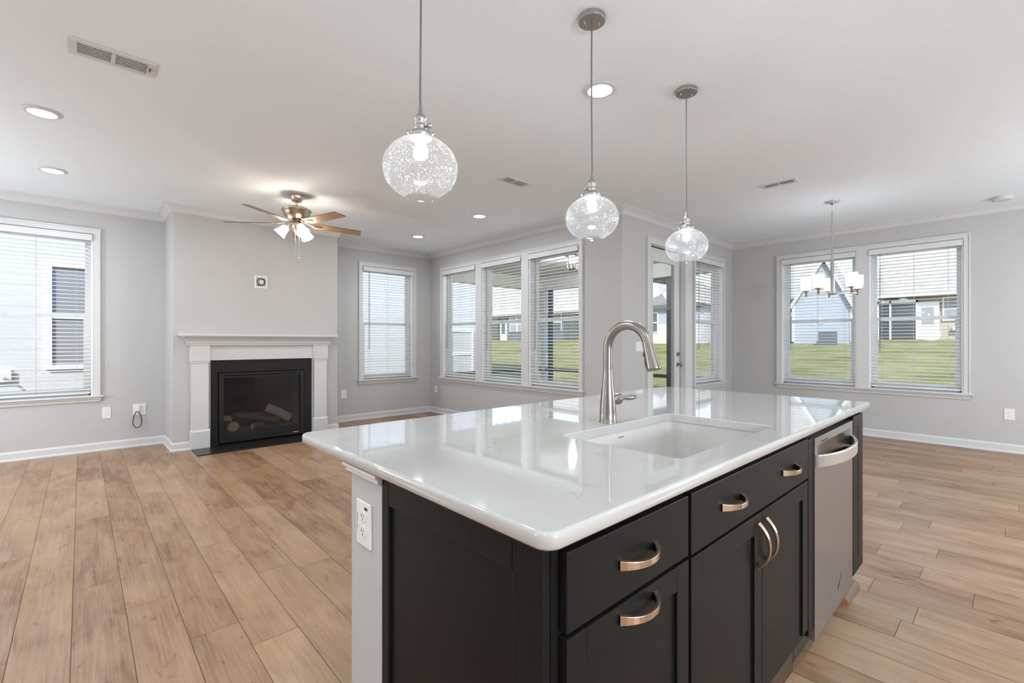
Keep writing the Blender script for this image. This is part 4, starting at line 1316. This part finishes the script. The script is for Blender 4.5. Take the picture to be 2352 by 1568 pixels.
def build_fan():
    FX, FY = 1.675, 5.166
    f = empty('ceiling_fan', (FX, FY, CEIL), label='five-blade ceiling fan with wood blades and three lit bell shades', cat='ceiling fan')
    C0 = (FX, FY, 0)
    MB().lathe([(0.0, CEIL - 0.0005), (0.068, CEIL - 0.0005), (0.070, CEIL - 0.010), (0.058, CEIL - 0.045), (0.045, CEIL - 0.068), (0.020, CEIL - 0.075), (0.0, CEIL - 0.075)], C0, 32).build('canopy', M_BRASSY, f)
    MB().lathe([(0.012, CEIL - 0.072), (0.012, 2.650)], C0, 16).build('downrod', M_BRASSY, f)
    MB().lathe([(0.0, 2.662), (0.050, 2.662), (0.115, 2.652), (0.143, 2.640), (0.148, 2.630), (0.146, 2.622), (0.140, 2.618), (0.134, 2.590), (0.112, 2.556), (0.082, 2.532), (0.070, 2.526), (0.0, 2.526)], C0, 40).build('motor_housing', M_BRASSY, f)
    MB().lathe([(0.060, 2.527), (0.066, 2.524), (0.066, 2.512), (0.058, 2.508), (0.0, 2.508)], C0, 32).build('flywheel', mat('dark_bronze', (0.05, 0.03, 0.02), 0.4, 0.6), f)
    MB().lathe([(0.040, 2.510), (0.046, 2.505), (0.046, 2.452), (0.040, 2.444), (0.024, 2.440), (0.022, 2.405), (0.010, 2.372), (0.0, 2.370)], C0, 28).build('light_kit', M_BRASSY, f)
    zb = 2.492
    for k in range(5):
        a = R(70 + 72 * k)
        ca, sa = math.cos(a), math.sin(a)
        pit = R(12)
        def P(r, t, h, ca=ca, sa=sa):          # r outwards, t sideways (pitched), h thickness
            tx = t * math.cos(pit) - h * math.sin(pit)
            z = zb - t * math.sin(pit) + h * math.cos(pit)
            return (FX + r * ca - tx * sa, FY + r * sa + tx * ca, z)
        def outline(h, sh=0.0):
            o_ = []
            n = 10
            for i in range(n + 1):             # rounded root
                t = R(-90 - 180 * i / n)
                o_.append(P(0.215 + 0.058 * math.cos(t) * 1.0, -0.058 * math.sin(t) * -1, h))
            o_.append(P(0.690, 0.058, h)); o_.append(P(0.715, 0.050, h)); o_.append(P(0.680, -0.058, h))
            return o_
        bl = MB()
        bo, to = outline(-0.003), outline(0.003)
        n = len(bo)
        bl.add(bo, [tuple(range(n))], 0); bl.add(to, [tuple(range(n))], 0)
        bl.add(bo + to, [(i, (i + 1) % n, n + (i + 1) % n, n + i) for i in range(n)], 1)
        b = bl.build('blade', [M_BLADE, M_BLADE_E], f)
        ir = MB()
        pts = [(FX + r * ca, FY + r * sa, z) for r, z in ((0.056, 2.516), (0.10, 2.508), (0.14, 2.492), (0.17, 2.484), (0.215, 2.4855), (0.26, 2.4855))]
        ir.strap(pts, (-sa, ca, 0), [0.020, 0.018, 0.022, 0.045, 0.058, 0.024], [0.006] * 6)
        i_ = ir.build('blade_iron', M_BRASSY, None, bevel=0.002)
        i_.parent = b
    view = math.atan2(FY, FX)                   # shades face in three directions
    for k in range(3):
        az = R(YAW - 90) + R((195, 315, 75)[k])
        d = Vector((math.cos(az), math.sin(az), 0))
        ar = MB()
        p0 = Vector((FX, FY, 2.470)) + d * 0.040
        p1 = Vector((FX, FY, 2.462)) + d * 0.085
        ax = (d * 0.68 + Vector((0, 0, -0.73))).normalized()
        ar.tube([tuple(p0), tuple((p0 + p1) / 2 + Vector((0, 0, 0.004))), tuple(p1), tuple(p1 + ax * 0.02)], [0.010, 0.011, 0.014, 0.020], 12)
        sh = MB()
        s0 = p1 + ax * 0.014
        sh.lathe([(0.022, 0.0), (0.034, 0.010), (0.040, 0.030), (0.044, 0.060), (0.052, 0.090), (0.064, 0.112), (0.0655, 0.112), (0.050, 0.078), (0.0425, 0.045), (0.036, 0.014), (0.020, 0.003)], tuple(s0), 28, axis=tuple(ax), caps=False)
        ao = ar.build('lamp_arm', M_BRASSY, f)
        so = sh.build('lamp_shade', M_SHADE_F, f)
        c = s0 + ax * 0.055
        lamp('lamp', 'POINT', tuple(c), P_FAN, WARM, f, 0.028)
    for dx, dy, zl, rad in ((-0.018, -0.012, 2.190, 0.005), (0.018, -0.030, 2.130, 0.008)):
        c = MB().tube([(FX + dx, FY + dy, 2.445), (FX + dx, FY + dy, zl)], 0.0016, 6)
        c.lathe([(0.001, 0), (rad, -0.010), (rad, -0.018), (0.0, -0.026)], (FX + dx, FY + dy, zl + 0.003), 12)
        c.build('pull_chain', M_CHROME, f)
build_fan()

def build_chandelier():
    CX, CY = 6.102, 1.370
    zb = 1.757
    f = empty('chandelier', (CX, CY, CEIL), label='five-arm brushed nickel chandelier with frosted glass cups before the double window', cat='chandelier')
    C0 = (CX, CY, 0)
    MB().lathe([(0.0, CEIL - 0.0005), (0.074, CEIL - 0.0005), (0.076, CEIL - 0.004), (0.050, CEIL - 0.016), (0.018, CEIL - 0.024), (0.008, CEIL - 0.040), (0.0, CEIL - 0.040)], C0, 32).build('canopy', M_CHROME, f)
    ch = MB()
    for k in range(3):
        z = CEIL - 0.046 - k * 0.026
        ca = (1, 0) if k % 2 else (0, 1)
        ch.tube([(CX + ca[0] * 0.007 * math.cos(R(t)), CY + ca[1] * 0.007 * math.cos(R(t)), z + 0.017 * math.sin(R(t)) - 0.004) for t in range(0, 361, 30)], 0.0017, 6)
    ch.build('chain', M_CHROME, f)
    MB().lathe([(0.0, CEIL - 0.108), (0.008, CEIL - 0.108), (0.0085, CEIL - 0.13), (0.0085, 2.155), (0.017, 2.150), (0.017, 1.800), (0.022, 1.796), (0.022, 1.788), (0.045, 1.784), (0.048, 1.776), (0.040, 1.766), (0.015, 1.758), (0.0, 1.757)], C0, 24).build('stem', M_NICKEL_L, f)
    base = R(YAW - 90 + 62)
    for k in range(5):
        # first arm points straight away from the camera
        az = base + R(72 * k)
        d = (math.cos(az), math.sin(az))
        Pt = lambda r, z: (CX + d[0] * r, CY + d[1] * r, z)
        a = MB()
        a.strap([Pt(0.03, zb + 0.022), Pt(0.14, zb + 0.021), Pt(0.250, zb + 0.020)], (0, 0, 1), [0.011] * 3, [0.013] * 3)
        a.lathe([(0.0, zb - 0.004), (0.009, zb - 0.002), (0.010, zb + 0.050), (0.014, zb + 0.052), (0.036, zb + 0.062), (0.037, zb + 0.066), (0.0, zb + 0.066)], Pt(0.250, 0), 20)
        a.build('arm', M_NICKEL_L, f)
        s = MB()
        s.lathe([(0.028, zb + 0.066), (0.045, zb + 0.072), (0.051, zb + 0.085), (0.0535, zb + 0.115), (0.0555, zb + 0.212), (0.052, zb + 0.212), (0.050, zb + 0.115), (0.047, zb + 0.086), (0.028, zb + 0.070)], Pt(0.250, 0), 28, caps=False)
        s.build('cup_shade', M_SHADE_C, f)
        lamp('lamp', 'POINT', Pt(0.250, zb + 0.140), P_CHAND, NEUTRAL, f, 0.025)
build_chandelier()

def build_vent(x0, x1, y0, y1, label, along='x', lever=False):
    o = empty('ceiling_vent', ((x0 + x1) / 2, (y0 + y1) / 2, CEIL), label=label, cat='ceiling vent', group='white rectangular ceiling vents')
    z0 = CEIL - 0.008
    T = (lambda p: p) if along == 'x' else (lambda p: (p[1], p[0], p[2]))
    a0, a1, b0, b1 = (x0, x1, y0, y1) if along == 'x' else (y0, y1, x0, x1)
    e, g = (b1 - b0) * 0.12, (a1 - a0) * 0.05
    am = (a0 + a1) / 2
    m_ = MB(T)
    m_.box(a0, a0 + (a1 - a0) * 0.10, b0, b1, z0, CEIL - 0.0004).box(a1 - (a1 - a0) * 0.10, a1, b0, b1, z0, CEIL - 0.0004)
    m_.box(am - g / 2, am + g / 2, b0 + e, b1 - e, z0, CEIL - 0.0004)
    i0, i1 = a0 + (a1 - a0) * 0.10, a1 - (a1 - a0) * 0.10
    m_.box(i0, i1, b0, b0 + e, z0, CEIL - 0.0004).box(i0, i1, b1 - e, b1, z0, CEIL - 0.0004)
    m_.build('frame', M_TRIM, o)
    MB(T).box(a0 + 0.01, a1 - 0.01, b0 + 0.01, b1 - 0.01, CEIL - 0.002, CEIL - 0.0005).build('damper', M_VENTSH, o)
    lv = MB(T)
    n = 6
    for p, q in ((a0 + (a1 - a0) * 0.10, am - g / 2), (am + g / 2, a1 - (a1 - a0) * 0.10)):
        for k in range(n):
            b = b0 + e + (b1 - b0 - 2 * e) * (k + 0.5) / n
            w = (b1 - b0 - 2 * e) / n * 0.42
            lv.prism([(p, b - w, CEIL - 0.0075), (p, b - w + 0.0012, CEIL - 0.0085), (p, b + w, CEIL - 0.0035), (p, b + w, CEIL - 0.0022)], (q - p, 0, 0))
    lv.build('louvers', M_TRIM, o)
    if lever:
        MB(T).box(a1 - (a1 - a0) * 0.075, a1 - (a1 - a0) * 0.062, (b0 + b1) / 2 - 0.025, (b0 + b1) / 2 + 0.01, z0 - 0.008, z0).build('lever', M_BLACK, o)
    s = MB(T)
    for a in (a0 + (a1 - a0) * 0.04, a1 - (a1 - a0) * 0.03):
        s.lathe([(0.005, 0), (0.004, -0.002), (0, -0.0025)], (a, (b0 + b1) / 2, z0), 10)
    s.build('screws', M_VENTSH, o)
    return o
build_vent(-0.052, 0.310, 3.255, 3.425, 'large white ceiling vent with two louvered halves and a dark lever, upper left', 'x', True)
build_vent(2.905, 3.240, 3.215, 3.352, 'white ceiling vent between the nearest and middle pendants')
build_vent(4.950, 5.068, 1.405, 1.725, 'white ceiling vent left of the chandelier', 'y')
sd = MB().lathe([(0.0, -0.0004), (0.088, -0.0004), (0.090, -0.010), (0.084, -0.012), (0.084, -0.016), (0.088, -0.018), (0.080, -0.036), (0.060, -0.040), (0.0, -0.040)], (7.237, 0.084, CEIL), 36)
tag(sd.build('smoke_detector', M_TRIM), 'round white smoke detector on the ceiling at the right edge', 'smoke detector')
cp = MB().box(7.04, 7.14, 1.88, 1.98, CEIL - 0.004, CEIL - 0.0004)
tag(cp.build('ceiling_cover_plate', M_CEIL, bevel=0.0015), 'small flush white cover plate on the ceiling left of the chandelier rod', 'cover plate')

# ------------------------------------------------------------------ outside: lawn, porch, neighbouring houses
def gz(x): return -0.30 + max(0.0, x - 8.3) * 0.0650
lw = MB()
for xa, xb in ((-40, 8.3), (8.3, 34), (34, 120)):
    za, zb_ = (gz(xa), gz(xb)) if xb <= 34 else (gz(34), gz(34) + 0.2)
    lw.add([(xa, -60, za), (xb, -60, zb_), (xb, 120, zb_), (xa, 120, za)], [(0, 1, 2, 3)])
tag(lw.build('lawn', M_LAWN), kind='structure')

tag(MB().box(TWALL + WT, 8.30, DOORW + WT, 7.90, -0.29, -0.06).build('porch_floor', M_CONC), kind='structure')
tag(MB().box(TWALL + WT, 8.75, DOORW + WT, 8.30, 2.74, 2.789).build('porch_ceiling', M_PORCHC), kind='structure')
tag(MB().box(-3.2, 8.8, -3.2, 7.3, 3.05, 3.2).build('house_roof', M_SHING), kind='structure')
pf = empty('porch_screen_frame', (8.2, 5.6, -0.06), label='dark framed screen enclosure with white corner post around the back porch', cat='porch frame')
m = MB().box(8.10, 8.30, DOORW + WT, 7.90, 2.47, 2.738).box(TWALL + WT, 8.10, 7.70, 7.90, 2.47, 2.738)
m.build('header', M_PORCHC, pf)
MB().box(8.14, 8.27, 7.66, 7.79, -0.06, 2.47).build('corner_post', M_EXTW, pf)
for yy in (7.50, 5.95, 4.44, 3.30):
    MB().box(8.16, 8.24, yy - 0.05, yy + 0.05, -0.06, 2.47).build('post', M_SCREEN, pf)
for xx in (4.80, 6.45, 8.0):
    MB().box(xx - 0.04, xx + 0.04, 7.74, 7.82, -0.06, 2.47).build('post', M_SCREEN, pf)
m = MB().box(8.17, 8.23, DOORW + WT + 0.02, 7.66, 0.55, 0.615)
m.build('rail', M_SCREEN, pf)
MB().box(4.84, 8.14, 7.75, 7.81, 0.55, 0.615).build('rail', M_SCREEN, pf)
MB().box(8.17, 8.23, DOORW + WT + 0.02, 7.66, -0.06, -0.01).build('rail', M_SCREEN, pf)
pl = empty('porch_lantern', (6.28, 5.22, 2.74), label='caged glass lantern on the porch ceiling seen through the triple window', cat='lantern')
m = MB()
m.lathe([(0.0, 2.7395), (0.11, 2.7395), (0.11, 2.715), (0.0, 2.715)], (6.28, 5.22, 0), 20, smooth=False)
for k in range(6):
    a = R(60 * k)
    m.tube([(6.28 + 0.13 * math.cos(a), 5.22 + 0.13 * math.sin(a), 2.72), (6.28 + 0.085 * math.cos(a), 5.22 + 0.085 * math.sin(a), 2.50)], 0.006, 6)
m.lathe([(0.085, 2.50), (0.085, 2.49), (0.0, 2.49)], (6.28, 5.22, 0), 18)
m.lathe([(0.14, 2.735), (0.14, 2.720), (0.11, 2.720)], (6.28, 5.22, 0), 18)
m.build('cage', M_SCREEN, pl)
m = MB()
for k in range(3):
    a = R(120 * k + 20)
    m.lathe([(0.0, 2.71), (0.02, 2.70), (0.024, 2.64), (0.014, 2.60), (0.0, 2.595)], (6.28 + 0.045 * math.cos(a), 5.22 + 0.045 * math.sin(a), 0), 12)
m.build('bulbs', M_FILA, pl)
lamp('lamp', 'POINT', (6.28, 5.22, 2.56), 55.0, NEUTRAL, pl, 0.04)

def ext_window(parent, T, u0, u1, z0, z1, glass=None, name='window', rail=True):
    """T maps (u, d outwards, z)"""
    b = 0.07 if (u1 - u0) < 1.2 else 0.09
    m_ = MB(T)
    m_.box(u0 - b, u0, 0.0, 0.04, z0 - b, z1 + b).box(u1, u1 + b, 0.0, 0.04, z0 - b, z1 + b).box(u0, u1, 0.0, 0.04, z1, z1 + b).box(u0, u1, 0.0, 0.04, z0 - b, z0)
    if rail: m_.box(u0, u1, 0.005, 0.03, (z0 + z1) / 2 - 0.04, (z0 + z1) / 2 + 0.04)
    o = m_.build(name, M_EXTW, parent)
    p = MB(T).box(u0, u1, 0.002, 0.012, z0, z1).build('pane', glass or M_EXTDK)
    p.parent = o
    return o

# close neighbour to the left
nb = empty('neighbour_house', (2, 13, -0.3), label='pale neighbouring house wall close outside the left and narrow windows', cat='house')
MB().box(-9, 8.2, 10.0, 18, -0.3, 6.2).build('wall', M_SIDE_G, nb)
m = MB().box(-9.4, 8.6, 9.5, 18.4, 6.2, 6.35)
m.build('roof', M_SHING, nb)
MB().box(8.05, 8.24, 9.97, 10.05, -0.3, 6.2).build('corner_board', M_EXTW, nb)
def fr_N(p): return (p[0], 10.0 - p[1], p[2])
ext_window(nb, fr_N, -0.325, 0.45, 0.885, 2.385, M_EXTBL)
ext_window(nb, fr_N, 7.10, 7.75, 0.35, 1.50, mat('pale_pane', (0.52, 0.52, 0.52), 0.3))
hb = MB(fr_N).box(-0.98, -0.75, 0.0, 0.05, 0.655, 0.83)
hb.build('spigot_box', M_EXTW, nb)
hp = MB(fr_N).tube([(-0.90, 0.05, 0.76), (-0.86, 0.11, 0.76), (-0.82, 0.12, 0.71)], 0.018, 8)
hp.build('spigot', M_VENTSH, nb)

def prism_roof(m_, y0, y1, x0, x1, ze, zr, ov=0.4, th=0.15):
    """gable roof with the ridge along Y"""
    xm = (x0 + x1) / 2
    for s in (-1, 1):
        xe = (x0 - ov) if s < 0 else (x1 + ov)
        slope = (zr - ze) / (xm - x0)
        z_e = ze - slope * ov
        poly = [(xe, y0 - ov, z_e), (xm, y0 - ov, zr), (xm, y0 - ov, zr + th), (xe, y0 - ov, z_e + th)]
        m_.prism(poly, (0, y1 - y0 + 2 * ov, 0))

def gable_front(parent, y0, y1, x, ze, zapex, wallm, depth=4.0, ov=0.3, yr=None):
    """a gable facing -X at plane x"""
    ym = yr if yr is not None else (y0 + y1) / 2
    m_ = MB()
    m_.prism([(x, y0, 0.8), (x, y1, 0.8), (x, y1, ze), (x, ym, zapex), (x, y0, ze)], (depth, 0, 0))
    m_.build('gable_wall', wallm, parent)
    r_ = MB()
    th = 0.12
    for ya in (y0, y1):
        k = (zapex - ze) / abs(ym - ya)
        s = -1 if ya < ym else 1
        yo, zo = ya + s * ov, ze - k * ov
        r_.prism([(x - ov, yo, zo), (x - ov, ym, zapex), (x - ov, ym, zapex + th), (x - ov, yo, zo + th)], (depth + ov + 0.3, 0, 0))
    r_.build('gable_roof', M_SHING, parent)
    f_ = MB()
    for ya in (y0, y1):
        k = (zapex - ze) / abs(ym - ya)
        s = -1 if ya < ym else 1
        yo, zo = ya + s * ov, ze - k * ov
        f_.prism([(x - ov - 0.03, yo, zo - 0.16), (x - ov - 0.03, ym, zapex - 0.16), (x - ov - 0.03, ym, zapex + 0.1), (x - ov - 0.03, yo, zo + 0.1)], (0.05, 0, 0))
    f_.build('rake_board', M_EXTW, parent)

def fr_X(x):
    return lambda p: (x - p[1], -p[0], p[2])
# right: house with screened porch, seen in the right unit of the dining windows
g = 1.38
h = empty('porch_house', (37, 3.5, g), label='far house with dark screened porch and white door behind the right window unit', cat='house')
MB().box(34.6, 42, -14, 5.5, g - 0.1, 4.0).build('wall', M_SIDE_T, h)
m = MB(); prism_roof(m, -14, 5.42, 34.0, 43.0, 3.95, 8.8, 0.12); m.build('roof', M_SHING, h)
MB().box(33.75, 34.6, -14.1, 5.54, 3.76, 3.90).build('fascia', M_EXTW, h)
T = fr_X(34.55)
MB().box(34.3, 34.59, 3.70, 5.46, g, 3.45).build('screen', M_EXTDK, h)
for yy in (5.42, 4.86, 3.70):
    MB().box(34.22, 34.32, yy - 0.04, yy + 0.04, g, 3.6).build('screen_post', M_EXTW, h)
MB().box(34.22, 34.32, 3.66, 5.5, 3.45, 3.62).build('screen_post', M_EXTW, h)
d = MB().box(34.3, 34.45, 2.78, 3.66, g, 3.45).build('door', M_EXTW, h)
p = MB().box(34.28, 34.30, 2.99, 3.50, 2.20, 3.15).build('pane', M_EXTBL); p.parent = d
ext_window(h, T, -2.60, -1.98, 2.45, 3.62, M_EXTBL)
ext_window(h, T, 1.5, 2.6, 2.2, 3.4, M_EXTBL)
mb = MB().box(34.3, 34.56, 1.95, 2.25, 1.85, 2.05).build('meter_box', M_VENTSH, h)
# left unit: light blue gable
h = empty('gable_house', (34, 7.2, 1.3), label='far pale blue gabled house behind the left dining window unit', cat='house')
g = 1.24
gable_front(h, 5.86, 8.62, 30.0, 3.35, 5.85, M_SIDE_L, 1.4, 0.25, 7.05)
MB().box(31.4, 40, 7.5, 12.9, g, 3.79).build('wall', M_SIDE_L, h)
m = MB()
m.add([(31.1, 7.35, 3.80), (31.1, 13.2, 3.80), (41.3, 13.2, 3.80), (41.3, 10.4, 3.80), (36.25, 8.75, 8.0), (36.25, 13.2, 8.0)],
      [(0, 1, 5, 4), (1, 2, 5), (2, 3, 4, 5), (3, 0, 4), (3, 2, 1, 0)])
m.build('roof', M_SHING, h)
MB().box(29.93, 30.02, 8.55, 8.68, g, 3.4).build('corner_board', M_EXTW, h)
MB().box(29.93, 30.02, 5.80, 5.92, g, 3.0).build('corner_board', M_EXTW, h)
v = MB().box(29.95, 30.0, 7.15, 7.40, 2.25, 2.50).build('wall_vent', M_EXTW, h)
ac = empty('condenser_unit', (29.2, 6.75, gz(29.2)), label='dark air conditioning condenser beside the pale blue gabled house', cat='air conditioner')
z0 = gz(29.2)
MB().box(28.85, 29.55, 6.40, 7.10, z0, z0 + 0.72).build('casing', M_AC, ac, bevel=0.02)
m = MB()
for r_ in (0.10, 0.18, 0.26):
    m.lathe([(r_, z0 + 0.722), (r_ + 0.015, z0 + 0.735), (r_ + 0.03, z0 + 0.722)], (29.2, 6.75, 0), 20, caps=False)
m.build('fan_grille', M_SCREEN, ac)
tag(MB().box(28.7, 29.7, 6.2, 7.3, z0 - 0.15, z0 + 0.0).build('equipment_pad', mat('weathered_pad', (0.2, 0.2, 0.19), 0.9)), 'concrete pad under the dark air conditioning condenser', 'concrete pad')
# behind the glazed door: white sided house with two gables
h = empty('white_sided_house', (33, 17.5, 1.3), label='far white sided house with grey gables seen through the glazed door', cat='house')
MB().box(30.0, 38, 14.1, 21.6, 1.1, 3.75).build('wall', M_SIDE_W, h)
for ya, yb in ((13.8, 18.6), (16.0, 21.8)):
    m = MB()
    ym = (ya + yb) / 2
    m.add([(29.6, ya, 3.72), (29.6, yb, 3.72), (37.5, yb, 3.72), (37.5, ya, 3.72), (32.4, ym, 5.8), (34.6, ym, 5.8)],
          [(0, 1, 4), (1, 2, 5, 4), (2, 3, 5), (3, 0, 4, 5), (3, 2, 1, 0)])
    m.build('roof', M_SHING, h)
MB().box(29.6, 30.1, 13.8, 21.8, 3.55, 3.80).build('fascia', M_GUTTER, h)
MB().box(29.97, 30.0, 14.1, 21.6, 2.55, 3.55).build('frieze_siding', M_SIDE_L, h)
T = fr_X(29.98)
ext_window(h, T, -18.1, -17.2, 1.95, 3.25, M_EXTDK)
# far left: long blue-grey house behind the porch
h = empty('blue_grey_house', (38, 34, 1.4), label='far long blue grey house with white trim behind the back porch', cat='house')
MB().box(34, 44, 22.5, 48, 1.2, 4.35).build('wall', M_SIDE_B, h)
m = MB(); prism_roof(m, 22.5, 48, 34, 45, 4.3, 8.6, 0.4); m.build('roof', M_SHING, h)
MB().box(33.5, 34.05, 22.1, 48.4, 4.20, 4.45).build('fascia', M_EXTW, h)
T = fr_X(33.98)
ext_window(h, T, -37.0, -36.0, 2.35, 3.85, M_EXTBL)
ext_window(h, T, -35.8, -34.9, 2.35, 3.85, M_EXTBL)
ext_window(h, T, -30.9, -29.7, 2.35, 3.95, M_EXTDK)
ext_window(h, T, -27.0, -25.9, 2.35, 3.95, M_EXTDK)
d = MB().box(33.9, 34.02, 37.5, 38.5, 1.35, 3.4).build('door', M_EXTW, h)
p = MB().box(33.88, 33.90, 37.7, 38.3, 2.1, 3.2).build('pane', M_EXTDK); p.parent = d
MB().box(33.9, 34.02, 27.6, 29.3, 1.35, 4.2).build('garage_bay', M_EXTDK, h)
MB().box(33.9, 34.02, 38.8, 41.5, 1.35, 4.1).build('screen', M_EXTDK, h)
